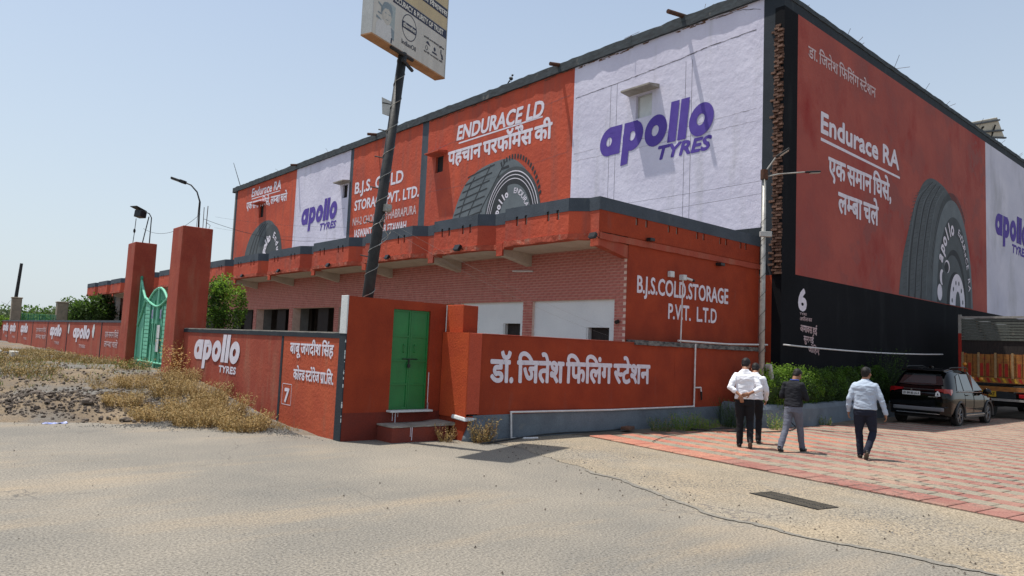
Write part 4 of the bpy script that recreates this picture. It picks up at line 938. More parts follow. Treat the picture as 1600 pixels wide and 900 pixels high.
for (x0, x1, z0, z1) in [(7.4, 7.41, .1, .27), (7.43, 7.445, .03, .27)]: b.add([(x0, 11.217, z0), (x1, 11.217, z0), (x1, 11.217, z1), (x0, 11.217, z1)], [(0, 1, 2, 3)])
b.build('whitewash_drip', WPAINT, dw)
b = MB(); b.tube([(8.47, 11.745, 2.6), (8.46, 11.75, .45)], .011, 6); b.build('white_conduit', PVC, dw)
dr = thing('green_door', 'green double sheet metal door with bolt and padlock, closed', 'door', (7.25, 11.8, .53))
for s, x0, x1 in ((0, 7.255, 7.672), (1, 7.678, 8.095)):
    b = MB(); b.box(x0, 11.83, .535, x1, 11.86, 2.445); lf = b.build('door_leaf', GRN, dr, bevel=.003)
    for q in ((x0, .535, x0+.035, 2.445), (x1-.035, .535, x1, 2.445), (x0+.035, 2.41, x1-.035, 2.445), (x0+.035, .535, x1-.035, .575), (x0+.035, 1.0, x1-.035, 1.03), (x0+.035, 1.45, x1-.035, 1.48), (x0+.035, 1.92, x1-.035, 1.95)):
        b = MB(); b.box(q[0], 11.812, q[1], q[2], 11.8295, q[3]); b.build('frame_strip', GRN, lf)
    hx = x1-.13 if s == 0 else x0+.11
    b = MB(); b.tube([(hx, 11.83, 1.62), (hx, 11.79, 1.64), (hx, 11.79, 1.76), (hx, 11.83, 1.78)], .009, 6); b.build('pull_handle', GRN, dr)
b = MB(); b.tube([(7.52, 11.80, 1.50), (7.86, 11.80, 1.50)], .010, 6); b.build('bolt', STEELD, dr)
b = MB(); b.tube([(7.655, 11.79, 1.50), (7.64, 11.785, 1.44), (7.655, 11.785, 1.40), (7.67, 11.785, 1.44), (7.665, 11.79, 1.50)], .007, 6); b.box(7.63, 11.77, 1.335, 7.685, 11.80, 1.405); b.build('padlock', STEELD, dr)
# sunlit left wall with its slate borders
nw = thing('left_boundary_wall', 'sunlit red boundary wall with painted wordmark and Hindi lettering next to the green gate', 'wall', (6.3, 16, 0))
FN = PL(6.3)
b = MB()
for (y0, y1, m) in [(12.02, 14.5, mat('warm_red_wall_paint', (.48, .095, .04), (.40, .07, .032), scale=1.5, col3=(.36, .11, .06), scale3=2, stretch3=(1.5, 1.5, .4), bscale=14, bump=.6)), (14.6, 21.35, REDD)]:
    b = MB(); b.box(6.3, y0, -.2, 6.52, y1, 1.84); b.build('wall_panel', m, nw)
for (y0, y1, z0, z1) in [(12.012, 21.35, 1.84, 1.93)]:
    b = MB(); n = 90; b.rings([[(6.285, lerp(y0, y1, i/n), z0), (6.285, lerp(y0, y1, i/n), z1+.015*mnoise.noise(Vector((i*.4, 0, 0)))), (6.53, lerp(y0, y1, i/n), z1+.02*mnoise.noise(Vector((i*.4, 3, 0)))), (6.53, lerp(y0, y1, i/n), z0)] for i in range(n+1)]); b.build('coping_band', SLATED, nw, fixn=True)
    b = MB(); b.box(6.30, y0, z1+.0, 6.53, y1, z1+.025); b.build('cement_coping', CONC, nw)
for (y0, y1) in [(12.0, 12.04), (14.50, 14.60)]:
    b = MB(); b.box(6.292, y0, -.2, 6.52, y1, 1.84); b.build('slate_strip', SLATED, nw)
b = MB()
for i in range(26):
    z = rnd.uniform(.3, 1.93); b.ell((6.272, 11.766, z), (.010*rnd.uniform(.3, 1.6), .008, rnd.uniform(.005, .035)), 6, 4)
b.build('chipped_edge', LIME, nw, kind='stuff')
paint_logo(FN, -1, 20.22, 1.15, .68, .49, nw, WPAINT); paint_text('painted_lettering', 'TYRES', FN, -1, 18.25, .89, 1.15, .16, nw, WPAINT, bold=.045, shear=.1, ref='la')
paint_text('painted_lettering', 'बाबू जगदीश सिंह', FN, -1, 14.15, 1.50, 1.90, .20, nw, WPAINT, bold=.028)
paint_text('painted_lettering', 'को{ल}ड {स}टोरेज प~ा.लि.', FN, -1, 13.91, .985, 1.72, .19, nw, WPAINT, bold=.028)
paint_text('painted_number', '7', FN, -1, 14.27, .50, .2, .27, nw, WPAINT, bold=.045, ref='la')
b = MB(); u0, u1, z0, z1, t = 14.41, 13.96, .44, .87, .012
for q in ((u0, u0-t, z0, z1), (u1+t, u1, z0, z1), (u0, u1, z0, z0+t), (u0, u1, z1-t, z1)): b.add([FN(q[0], q[2], .004), FN(q[1], q[2], .004), FN(q[1], q[3], .004), FN(q[0], q[3], .004)], [(0, 1, 2, 3)])
b.build('painted_frame', WPAINT, nw)
# far left wall
fa = thing('far_boundary_wall', 'long faded red boundary wall with rows of white wordmarks receding beyond the gate', 'wall', (6.3, 50, 0))
b = MB(); b.box(6.3, 27.2, -.2, 6.52, 95, 2.08); b.build('wall', REDD, fa)
b = MB(); b.box(6.28, 27.2, 2.08, 6.54, 95, 2.16); b.build('coping_band', SLATE, fa)
for y in (31.5, 38.5, 43.9, 49.0, 55.0, 60.0, 66.0):
    b = MB(); b.box(6.285, y-.05, -.2, 6.3, y+.05, 2.08); b.build('slate_strip', SLATED, fa)
for (y, w_) in [(62.9, .62), (59.0, .60), (53.8, .62), (43.1, .66), (37.05, .72)]:
    paint_logo(FN, -1, y, 1.42 if y > 50 else 1.40, w_, .40, fa, WPAINT); paint_text('painted_lettering', 'TYRES', FN, -1, y-1.5, 1.0, 1.3, .13, fa, WTHIN, bold=.03, ref='la')
for (y, w_) in [(47.6, 3.3), (30.85, 2.1)]:
    paint_text('painted_lettering', 'एक समान घिसे', FN, -1, y, 1.52, w_, .20, fa, WTHIN, bold=.02); paint_text('painted_lettering', 'ल{म}बा चले', FN, -1, y, 1.16, w_, .20, fa, WTHIN, bold=.02)
for (y, z, s, lab) in [(38.1, 1.75, .2, 'torn white paper stuck on the far wall left of the largest far wordmark'), (32.9, 1.72, .25, 'torn white paper stuck on the far wall right of the largest far wordmark')]:
    b = MB(); pts = [(y+s*math.cos(a)*rnd.uniform(.7, 1.1)*.9, z+s*1.2*math.sin(a)*rnd.uniform(.8, 1.1)) for a in [2*PI*i/9 for i in range(9)]]; b.prism(pts, FN, .01, .016)
    tag(b.build('torn_poster', LIME), lab, 'poster', None)
# gate pillars
def pillar(y, wd, dp, z1, lab):
    t = thing('gate_pillar', lab, 'pillar', (6.05+wd/2, y+dp/2, 0), 'square red gate pillars')
    b = MB(); n = 8; b.rings([[(6.05-.03*(1-i/n), y-.02*(1-i/n), lerp(-.2, z1, i/n)), (6.05+wd, y-.02*(1-i/n), lerp(-.2, z1, i/n)), (6.05+wd, y+dp, lerp(-.2, z1, i/n)), (6.05-.03*(1-i/n), y+dp, lerp(-.2, z1, i/n))] for i in range(n+1)])
    b.build('shaft', REDD, t, fixn=True, bevel=.02); return t
pillar(21.25, .83, .95, 4.84, 'nearer and taller looking red gate pillar carrying the street lamp'); pillar(26.4, .68, .95, 4.80, 'farther red gate pillar carrying the solar floodlight')
# metal gate
gt = thing('metal_gate', 'pale green double leaf metal gate with curved top between the red pillars', 'gate', (6.33, 24.2, .4))
def gate_leaf(yo, yc):   # yo outer (hinge) side, yc centre joint
    s = 1 if yo > yc else -1; W_ = abs(yo-yc); X = 6.33
    lf = thing('gate_leaf', None, None, (0, 0, 0)); 
    bpy.data.objects.remove(lf)
    def yy(t): return yc+s*t*W_
    def top(t): return 3.18-.42*min(1, (t/.52))**2 if t < .52 else 2.76+.78*((t-.52)/.48)**1.7
    b = MB(); pts = [(X, yy(t/24), top(t/24)) for t in range(25)]
    fr = MB(); fr.tube([(X, yy(0), .45)]+pts+[(X, yy(1), .45)]+[(X, yy(0), .45)], .038, 6); fo = fr.build('leaf_frame', GRNL, gt)
    b = MB(); b.tube([(X-.02, yy(t/16*.62), 2.60+.30*(t/16)**1.6) for t in range(17)]+[(X-.02, yy(.75), 2.55), (X-.02, yy(.98), 2.0)], .035, 6); b.build('curved_rail', GRNL, fo)
    b = MB(); b.tube([(X, yy(0), .85), (X, yy(1), .85)], .035, 6); b.build('bottom_rail', GRNL, fo)
    sh = MB(); N_ = 24
    for i in range(N_):
        a, c = i/N_, (i+1)/N_; sh.add([(X+.02, yy(a), .45), (X+.02, yy(c), .45), (X+.02, yy(c), top(c)-.02), (X+.02, yy(a), top(a)-.02)], [(0, 1, 2, 3)])
    sh.build('backing_sheet', GRNL, fo)
    for t in (.14, .34, .62): b = MB(); b.box(X-.03, yy(t)-.02, .85, X+.0, yy(t)+.02, top(t)-.35); b.build('stile', GRND, fo)
    for k in range(13):
        z = 1.0+k*.125; b = MB(); b.box(X-.018, min(yy(.36), yy(.60)), z, X+.0, max(yy(.36), yy(.60)), z+.10); b.build('slat', GRNL, fo)
    for k in range(16):
        t = .03+k*.06; b = MB(); b.box(X-.012, yy(t)-.012, .48, X+.002, yy(t)+.012, .83); b.build('bar', GRND, fo)
    for k in range(7):
        t = .04+k*.065; b = MB(); b.box(X-.012, yy(t)-.01, 2.66, X+.002, yy(t)+.01, top(t)-.03); b.build('bar', GRND, fo)
    for k in range(6):
        t = .70+k*.05; b = MB(); b.box(X-.012, yy(t)-.01, 2.4, X+.002, yy(t)+.01, top(t)-.03); b.build('bar', GRND, fo)
    b = MB(); b.ell((X, yy(1), 3.58), (.05, .05, .09), 8, 6); b.build('finial', GRND, fo)
    b = MB(); yh = yy(.10); b.tube([(X-.03, yh, 1.40), (X-.09, yh, 1.42), (X-.09, yh, 2.06), (X-.03, yh, 2.08)], .018, 6); b.build('pull_handle', GRND, gt)
    b = MB(); b.box(X-.03, yy(.22)-.06, 2.22, X-.022, yy(.22)+.06, 2.5); b.build('picture_sticker', [mat('faded_print_%d' % (s+1), (.45, .45, .55), (.12, .13, .3), scale=14, bump=0)], gt)
gate_leaf(26.36, 24.13); gate_leaf(22.28, 24.10)
b = MB(); b.box(6.285, 23.62, 1.62, 6.295, 23.93, 2.02); b.build('white_notice', LIME, gt); b = MB(); b.box(6.28, 23.62, 1.20, 6.29, 23.92, 1.60); b.build('white_notice', LIME, gt)
# ------------------------------------------------------------------ sign pole and sign board
sg = thing('sign_pole', 'thick black leaning steel pole wrapped with wire holding the fuel station sign', 'pole', (6.8, 12.45, 0))
PB, PT = Vector((6.80, 12.45, 0)), Vector((6.917, 11.44, 7.223)); pd = (PT-PB).normalized()
b = MB(); b.tube([PB, PB.lerp(PT, .5), PT], [.115, .105, .085], 14); b.build('shaft', STEELD, sg, smooth=True)
b = MB(); pts = []
side = pd.cross(Vector((0, 1, 0))).normalized(); fr_ = pd.cross(side).normalized()
for i in range(260):
    t = i/259; a = t*2*PI*11; r = .118-.03*t; pts.append(PB.lerp(PT, .3+.69*t)+side*r*math.cos(a)+fr_*r*math.sin(a))
b.tube(pts, .007, 4); b.build('wrapped_wire', GALV, sg)
for k, t in enumerate((.47, .56, .65, .73, .80, .87)):
    p = PB.lerp(PT, t); b = MB(); b.tube([p, p+Vector((-.20, .15, .04))], .012, 6); b.build('climbing_peg', STEELD, sg)
p = PB.lerp(PT, .60); b = MB(); b.obox(p+Vector((.06, -.14, 0)), (.13, .12, .13)); b.ell(p+Vector((.08, -.17, -.02)), (.06, .06, .06), 8, 6); b.build('cable_clamp', GALV, sg)
b = MB(); p = PB.lerp(PT, .56); pts = [p+Vector((.05+.10*math.sin(i*.8), -.13, .35-.06*i)) for i in range(14)]; b.tube(pts, .008, 4); b.tube([q+Vector((.05, 0, .1)) for q in pts], .006, 4); b.build('hanging_wire', GALV, sg)
p = PB.lerp(PT, .86); b = MB(); b.rings([[p+Vector((-.19, .13, -.10)), p+Vector((-.21, .15, .22)), p+Vector((-.07, .03, .14)), p+Vector((-.06, .03, -.15))], [p+Vector((-.18, .15, -.10)), p+Vector((-.20, .17, .22)), p+Vector((-.06, .05, .14)), p+Vector((-.05, .05, -.15))]]); tag(b.build('small_plate', PALEM, fixn=True), 'small pale metal plate fixed on the leaning black pole', 'plate')
SBK = .88; P0 = Vector((0, 0, 1.82))+(Vector((6.85, 12.59, 8.0))-Vector((0, 0, 1.82)))*SBK; e = Vector((.938, .347, 0)).normalized(); n_ = Vector((.347, -.938, 0)).normalized()
SB = thing('fuel_station_sign', 'cream sign box with a portrait and navy slogan bands high on the leaning black pole', 'sign', tuple(P0))
def FS(u, v, h=0): return tuple(P0+(e*u+Vector((0, 0, v))+n_*h)*SBK)
def sbox(u0, u1, v0, v1, h0, h1, m, name, par=SB):
    b = MB(); b.prism([(u0, v0), (u1, v0), (u1, v1), (u0, v1)], lambda u, v, h: FS(u, v, h), h0, h1); return b.build(name, m, par, fixn=True)
sbox(.02, 2.63, .02, 2.62, -.27, -.004, PALEM, 'box_body')
sbox(0, 2.65, 0, .03, -.275, .006, ORNG, 'bottom_frame'); sbox(0, .025, .03, 2.64, -.275, .006, PALEM, 'side_frame'); sbox(2.625, 2.65, .03, 2.64, -.275, .006, PALEM, 'side_frame'); sbox(0, 2.65, 2.62, 2.65, -.275, .006, PALEM, 'top_frame')
sbox(.03, 2.62, .03, 1.16, -.003, .001, CREAM, 'sign_face'); sbox(.03, 2.62, 1.165, 2.61, -.003, .001, YELS, 'sign_face')
for v0, v1 in ((.95, 1.15), (1.45, 1.67)): flat('navy_band', [(.62, v0), (2.62, v0), (2.62, v1), (.62, v1)], FS, NAVY, SB, .004)
paint_text('sign_lettering', 'ACCURACY & PURITY OF TRUST', FS, 1, .12+.5, .99, 1.86, .115, SB, CRW, bold=.03, ref='la', h=.006)
paint_text('sign_lettering', 'शुद्धता का विश्वास'.replace('शुद्धता', 'शुदता').replace('विश्वास', 'विशवास'), FS, 1, 1.1, 1.49, 1.5, .11, SB, CRW, bold=.03, h=.006)
b = MB(); band(b, ringpoly(1.22, .63, .245, .27, 36), ringpoly(1.22, .63, .265, .29, 36), FS, .004); b.build('round_emblem', NAVY, SB)
flat('emblem_bar', [(.97, .555), (1.47, .555), (1.47, .705), (.97, .705)], FS, NAVY, SB, .005)
paint_text('sign_lettering', 'इंडियनऑयल', FS, 1, 1.0, .59, .44, .065, SB, CRW, bold=.03, h=.007); paint_text('sign_lettering', 'IndianOil', FS, 1, .98, .20, .50, .10, SB, NAVY, bold=.012, ref='la', h=.004)
for (v, u0, wd) in ((.66, 1.76, .80), (.33, 1.78, .74)): paint_text('sign_lettering', 'हमारी अन्य सेवाएं सुविधा'.replace('न्य', 'नय') if v > .5 else 'सभी प्रकार की'.replace('प्र', 'पर'), FS, 1, u0, v, wd, .035, SB, NAVY, bold=.02, h=.004)
def spoly(name, pts, m, h=.004): return flat(name, pts, FS, m, SB, h)
spoly('printed_icon', [(1.84, .56), (2.02, .53), (1.98, .57), (1.93, .62), (1.88, .60)], NAVY); b = MB(); band(b, ringpoly(1.88, .45, .035, .04, 16), ringpoly(1.88, .45, .05, .055, 16), FS, .004); b.build('printed_icon', NAVY, SB)
spoly('printed_icon', ringpoly(2.19, .53, .04, .05, 16)[:-1], NAVY); spoly('printed_icon', [(2.09, .42), (2.29, .42), (2.27, .46), (2.11, .46)], NAVY)
spoly('printed_icon', [(2.42, .62), (2.46, .62), (2.46, .54), (2.52, .50), (2.53, .44), (2.46, .46), (2.42, .53)], NAVY); spoly('printed_icon', ringpoly(2.50, .43, .04, .03, 12)[:-1], NAVY)
# simple two tone portrait of a man
GRB = mat('sign_portrait_grey', (.22, .27, .30), None, bump=0, rough=.5); PFC = mat('sign_portrait_face', (.52, .50, .45), None, bump=0, rough=.5); PSH = mat('sign_portrait_shirt', (.58, .58, .57), None, bump=0, rough=.5); PGR = mat('sign_portrait_backdrop', (.36, .42, .43), None, bump=0)
spoly('portrait_print', [(.52, .34), (.72, .36), (.72, .86), (.52, .88)], PGR, .003)
spoly('portrait_print', [(.12, .04), (.62, .04), (.72, .34), (.60, .40), (.36, .44), (.20, .40), (.12, .28)], PSH, .004)
spoly('portrait_print', [(.12, .40), (.30, .40), (.22, .44), (.12, .46)], GRB, .005); spoly('portrait_print', [(.60, .38), (.72, .34), (.72, .12), (.64, .16), (.62, .26)], GRB, .005)
spoly('portrait_print', ringpoly(.46, .57, .145, .19, 24)[:-1], PFC, .006)
spoly('portrait_print', [(.29, .58), (.29, .72), (.35, .82), (.46, .86), (.58, .82), (.63, .70), (.61, .56), (.57, .66), (.50, .72), (.38, .70), (.33, .64)], GRB, .007)
for q in ([(.38, .60), (.43, .60), (.43, .62), (.38, .62)], [(.50, .60), (.56, .60), (.56, .62), (.50, .62)], [(.41, .47), (.51, .47), (.50, .485), (.42, .485)]): spoly('portrait_print', q, GRB, .0075)
spoly('portrait_print', [(.16, .52), (.29, .52), (.29, .72), (.16, .76), (.16, .72), (.26, .68), (.26, .55), (.16, .55)], GRB, .0045); spoly('portrait_print', [(.61, .05), (.65, .05), (.66, .16), (.62, .16)], NAVY, .008)
b = MB(); c = PT; b.tube([c-e*.42+n_*.05, c+e*.25+n_*.05], .035, 6); b.build('cross_bar', STEELD, sg); b = MB(); b.tube([c-e*.12+n_*.1+Vector((0, 0, -.14)), c+e*.38-n_*.05+Vector((0, 0, -.14))], .035, 6); b.tube([c, c+Vector((0, 0, .05))], .08, 10); b.build('cross_bar', STEELD, sg)
# ------------------------------------------------------------------ street pole by the planter
st = thing('street_lamp_pole', 'pale concrete street lamp pole with two lamp arms beside the hedge', 'street lamp', (17.5, 10.0, 0))
b = MB(); b.tube([(17.5, 10, -.1), (17.5, 10, 3.4), (17.5, 10, 6.82)], [.082, .068, .05], 12); b.build('shaft', GALV, st, smooth=True)
b = MB(); pts = []
for i in range(150): t = i/149; a = t*2*PI*9; pts.append((17.5+.082*math.cos(a), 10+.082*math.sin(a), 1.2+t*4.5))
b.tube(pts, .006, 4); b.build('wrapped_wire', STEELD, st)
b = MB(); b.tube([(17.5, 10, 6.62), (17.5, 10, 6.88)], .10, 10); b.build('collar', RUST, st)
for (p1, p2, nm) in [((17.55, 9.95, 6.70), (18.25, 9.25, 6.85), 0), ((17.5, 10, 6.75), (17.62, 9.75, 7.2), 1)]:
    b = MB(); b.tube([p1, Vector(p1).lerp(Vector(p2), .3)+Vector((0, 0, .03)), p2], .020, 8); b.build('arm', GALV, st)
    p2 = Vector(p2); d = (p2-Vector(p1)); d.z *= .4; d.normalize(); q = p2+d*.22; rt = d.to_track_quat('X', 'Z').to_matrix()
    b = MB(); b.obox(q, (.40, .15 if nm else .10, .05), rt); hd = b.build('lamp_head', STEELD, st, bevel=.02)
    b = MB(); b.obox(q+Vector((0, 0, -.038))+d*.05, (.26, .11, .01), rt); b.build('lens', CREAM, hd)
b = MB(); b.obox((17.40, 9.88, 5.10), (.30, .12, .14), Matrix.Rotation(-.7, 3, 'Z')); b.build('small_light_box', PALEM, st, bevel=.01)
b = MB(); b.obox((17.66, 9.86, 1.45), (.10, .16, .42), Matrix.Rotation(-.3, 3, 'Y')); b.build('switch_box', PALEM, st, bevel=.01)
# camera on a slim mast
cc = thing('security_camera', 'small white security camera on a slim white mast before the red end wall lettering', 'camera', (15.3, 11.0, 2.1))
b = MB(); b.tube([(15.3, 11.0, 2.1), (15.34, 11.0, 3.78)], .018, 8); b.build('mast', PVC, cc)
b = MB(); b.box(15.27, 10.93, 3.72, 15.41, 11.07, 3.86); b.build('junction_box', LIME, cc, bevel=.008)
b = MB(); b.tube([(15.40, 10.95, 3.78), (15.62, 10.90, 3.74)], .032, 8); b.build('camera_body', LIME, cc); b = MB(); b.tube([(15.60, 10.905, 3.745), (15.67, 10.89, 3.73)], .036, 8); b.build('camera_lens', BLKP, cc)
# pipes
def pipe(name, pts, r, m, lab, cat): 
    b = MB()
    for a, c in zip(pts, pts[1:]): b.tube([a, c], r, 8)
    for p in pts[1:-1]: b.ell(p, (r*1.15,)*3, 8, 6)
    return tag(b.build(name, m), lab, cat)
pipe('water_pipe', [(15.78, 10.88, 2.10), (15.80, 10.90, .50), (12.6, 10.90, .49), (9.55, 10.89, .52), (9.57, 10.87, -.0), (10.0, 10.55, .03)], .021, PVC, 'white plastic pipe running along the top of the blue grey plinth', 'pipe')
pipe('water_pipe', [(15.1, 10.93, 2.16), (17.4, 10.93, 2.15), (19.2, 10.8, 2.20)], .025, PVC, 'white pipe lying along the cement ledge towards the street lamp pole', 'pipe')
tp = pipe('water_tap', [(15.82, 10.9, .98), (16.05, 10.88, .98), (16.08, 10.88, .86)], .02, PVC, 'small tap on a white pipe against the red wall', 'tap'); b = MB(); b.tube([(16.08, 10.88, .88), (16.10, 10.88, .66)], [.03, .02], 8); o = b.build('tap_valve', BLKP, tp)
def cable(name, a, b_, sag, r, m, lab, cat='cable', n=24):
    a, b_ = Vector(a), Vector(b_); pts = [a.lerp(b_, i/n)+Vector((0, 0, -sag*4*(i/n)*(1-i/n))) for i in range(n+1)]
    b = MB(); b.tube(pts, r, 5); return tag(b.build(name, m), lab, cat)
cable('white_cable', (19.2, 10.3, 2.22), (30.5, 9.9, 2.25), .08, .022, PVC, 'white cable strung across the black wall above the hedge')
cable('thin_wire', (6.62, 21.7, 5.3), (6.3, 26.6, 5.3), .35, .006, STEELD, 'thin wire sagging between the two gate pillars', 'wire'); cable('thin_wire', (6.7, 21.6, 5.15), (12.3, 26, 5.6), .2, .006, STEELD, 'thin wire from the nearer pillar towards the building', 'wire')
for k in range(2): cable('thin_wire', (6.86+.01*k, 11.9, 4.2-.12*k), (13.3, 11.5+.2*k, 2.3-.1*k), .12+.05*k, .0016, GALV, ('upper', 'lower')[k]+' thin pale wire drooping from the leaning pole to the boundary wall', 'wire')
for o in [o for o in COL.objects if 'thin pale wire droop' in o.get('label', '')]: o['group'] = 'thin wires from the leaning pole'
cable('overhead_wire', (17.5, 10, 6.6), (13, 40, 8.2), .9, .004, STEELD, 'upper thin wire running from the street lamp pole past the white facade', 'wire', 40); cable('overhead_wire', (17.5, 10, 6.25), (13, 40, 7.6), .9, .004, STEELD, 'lower thin wire running from the street lamp pole past the white facade', 'wire', 40)
pts = [(8.4, 10.35, .03), (9.6, 10.7, .03), (10.8, 10.85, .05), (12.0, 10.75, .05), (12.9, 10.82, .06), (13.3, 10.80, .10)]
def hose(pts, r, m, lab):
    P = []
    for i in range(len(pts)-1):
        p0 = pts[max(i-1, 0)]; p1 = pts[i]; p2 = pts[i+1]; p3 = pts[min(i+2, len(pts)-1)]
        for k in range(8):
            t = k/8; P.append(tuple(.5*((2*p1[j])+(-p0[j]+p2[j])*t+(2*p0[j]-5*p1[j]+4*p2[j]-p3[j])*t*t+(-p0[j]+3*p1[j]-3*p2[j]+p3[j])*t**3) for j in range(3)))
    P.append(pts[-1]); b = MB(); b.tube(P, r, 6); return tag(b.build('black_hose', m), lab, 'hose')
hose(pts, .016, BLKP, 'black hose lying at the foot of the blue grey plinth'); hose([(14.6, 10.2, .06), (15.0, 9.6, .06), (15.9, 9.5, .06), (15.6, 9.9, .07), (14.9, 9.8, .07), (15.2, 9.3, .07), (16.1, 9.4, .06)], .018, BLKP, 'coiled black hose lying on the paving near the walking men')
hose([(17.9, 9.75, .61), (18.1, 9.58, .55), (18.12, 9.5, .2), (18.0, 9.3, .05), (17.0, 9.0, .05), (16.0, 9.1, .05)], .013, BLKP, 'thin black cable running over the planter edge onto the paving')
hose([(11.8, 9.1, .05), (12.6, 9.45, .05), (13.4, 9.6, .05), (14.4, 9.7, .05)], .007, BLKP, 'thin black wire across the near corner of the paving')
b = MB(); b.obox((12.95, 10.7, .09), (.36, .2, .07), Matrix.Rotation(.3, 3, 'Z')); tag(b.build('loose_brick', BRICKO, bevel=.01), 'loose dull brick lying by the foot of the plinth', 'brick')
# ------------------------------------------------------------------ lamps on the gate pillars
sl_ = thing('street_lamp', 'curved arm street lamp on top of the nearer gate pillar', 'street lamp', (6.6, 21.7, 4.84))
b = MB(); b.tube([(6.62, 21.75, 4.8), (6.60, 21.75, 5.3), (6.60, 21.75, 5.65), (6.52, 21.83, 5.95), (6.38, 21.97, 6.15), (6.25, 22.1, 6.22)], [.028, .026, .025, .022, .02, .02], 8); b.build('curved_arm', STEELD, sl_, smooth=True)
d = Vector((-.66, .72, .30)).normalized(); rt = d.to_track_quat('X', 'Z').to_matrix()
b = MB(); b.obox(Vector((6.25, 22.1, 6.22))+d*.08, (.18, .14, .10), rt); b.build('lamp_neck', BLKP, sl_, bevel=.02); b = MB(); b.obox(Vector((6.25, 22.1, 6.22))+d*.30, (.30, .17, .07), rt); h_ = b.build('lamp_head', STEELD, sl_, bevel=.02)
b = MB(); b.obox(Vector((6.25, 22.1, 6.22))+d*.30+rt@Vector((0, 0, -.04)), (.24, .13, .01), rt); b.build('lens', CREAM, h_)
b = MB(); b.tube([(6.78, 21.6, 4.8), (6.79, 21.6, 5.55)], .012, 5); b.tube([(6.70, 21.62, 4.8), (6.69, 21.62, 5.5)], .010, 5); b.tube([(6.54, 21.7, 4.8), (6.56, 21.7, 5.7)], .007, 5); b.tube([(6.79, 21.6, 5.05), (6.88, 21.55, 4.98), (6.84, 21.55, 4.86)], .007, 5); tag(b.build('bent_rebar', RUST), 'thin rusty bars sticking up from the nearer gate pillar', 'rebar')
so = thing('solar_floodlight', 'black solar floodlight on thin bent rods above the farther gate pillar', 'floodlight', (6.3, 26.8, 4.8))
b = MB(); b.tube([(6.55, 26.7, 4.78), (6.55, 26.7, 5.72), (6.48, 26.75, 5.86), (6.3, 26.85, 5.92)], .018, 6); b.tube([(6.35, 26.8, 4.78), (6.48, 26.75, 5.75)], .018, 6); b.build('rod_stand', STEELD, so)
b = MB(); b.obox((6.24, 26.9, 5.82), (.26, .30, .24), Matrix.Rotation(.5, 3, 'Z')@Matrix.Rotation(.12, 3, 'Y')); b.build('lamp_box', BLKP, so, bevel=.02)
b = MB(); b.obox((6.18, 26.95, 6.0), (.42, .34, .02), Matrix.Rotation(.4, 3, 'Z')@Matrix.Rotation(.28, 3, 'Y')); b.build('solar_plate', STEELD, so)
b = MB(); b.tube([(6.12, 26.9, 5.65), (6.10, 26.9, 5.1), (6.08, 26.9, 4.78)], .012, 5); b.ell((6.10, 26.9, 5.22), (.04, .04, .08), 6, 5); b.build('hanging_cord', BLKP, so)
# ------------------------------------------------------------------ far left: posts, fence, kerb
for (x, y, z, w_, lab) in [(6.68, 62.9, 3.77, .6, 'grey brown masonry pillar behind the leaning dark post on the far left'), (9.5, 62.9, 3.65, .72, 'grey brown masonry pillar right of the green mesh fence')]:
    b = MB(); b.box(x, y, 0, x+w_, y+w_, z); b.box(x-.04, y-.04, z, x+w_+.04, y+w_+.04, z+.1); tag(b.build('masonry_pillar', mat('weathered_masonry', (.33, .27, .20), (.24, .20, .15), scale=4) if 'weathered_masonry' not in MATS else MATS['weathered_masonry'], bevel=.03), lab, 'pillar')
b = MB(); b.tube([(6.95, 65.3, .2), (7.25, 65.0, 6.5)], [.15, .10], 8); tag(b.build('leaning_post', STEELD), 'tall dark leaning post far left beyond the wall', 'post')
fn = thing('mesh_fence', 'low green mesh fence behind the far boundary wall', 'fence', (8.5, 62, 0))
for i in range(7):
    x = 7.4+i*.35; b = MB(); b.tube([(x, 63.0, 0), (x, 63.0, 2.72)], .03, 6); b.build('post', GRND, fn)
b = MB()
for k in range(9): b.tube([(7.3, 63, 1.9+.1*k), (9.5, 63, 1.9+.1*k)], .014, 4)
for k in range(28): b.tube([(7.3+k*.08, 63, 1.8), (7.3+k*.08, 63, 2.7)], .010, 4)
b.build('mesh', GRND, fn, kind='stuff')
KB, KW = mat('worn_black_kerb_paint', (.06, .06, .06), (.12, .11, .1), scale=4), mat('worn_white_kerb_paint', (.62, .60, .55), (.5, .48, .42), scale=4)
kb = thing('striped_kerb', 'black and white striped kerb on the far left verge', 'kerb', (2.5, 40, .4))
for i in range(34):
    t = i/34; y = 30.5+i*.75; x = 3.05-.028*i-.6*math.exp(-i/3.0)*0+ (.12*(3-i)**2*.3 if i < 3 else 0)
    b = MB(); b.box(x, y+.01, .2, x+.22, y+.74, gz(x, y)+.20); b.build('kerb_stone', KB if i % 2 else KW, kb, bevel=.015)
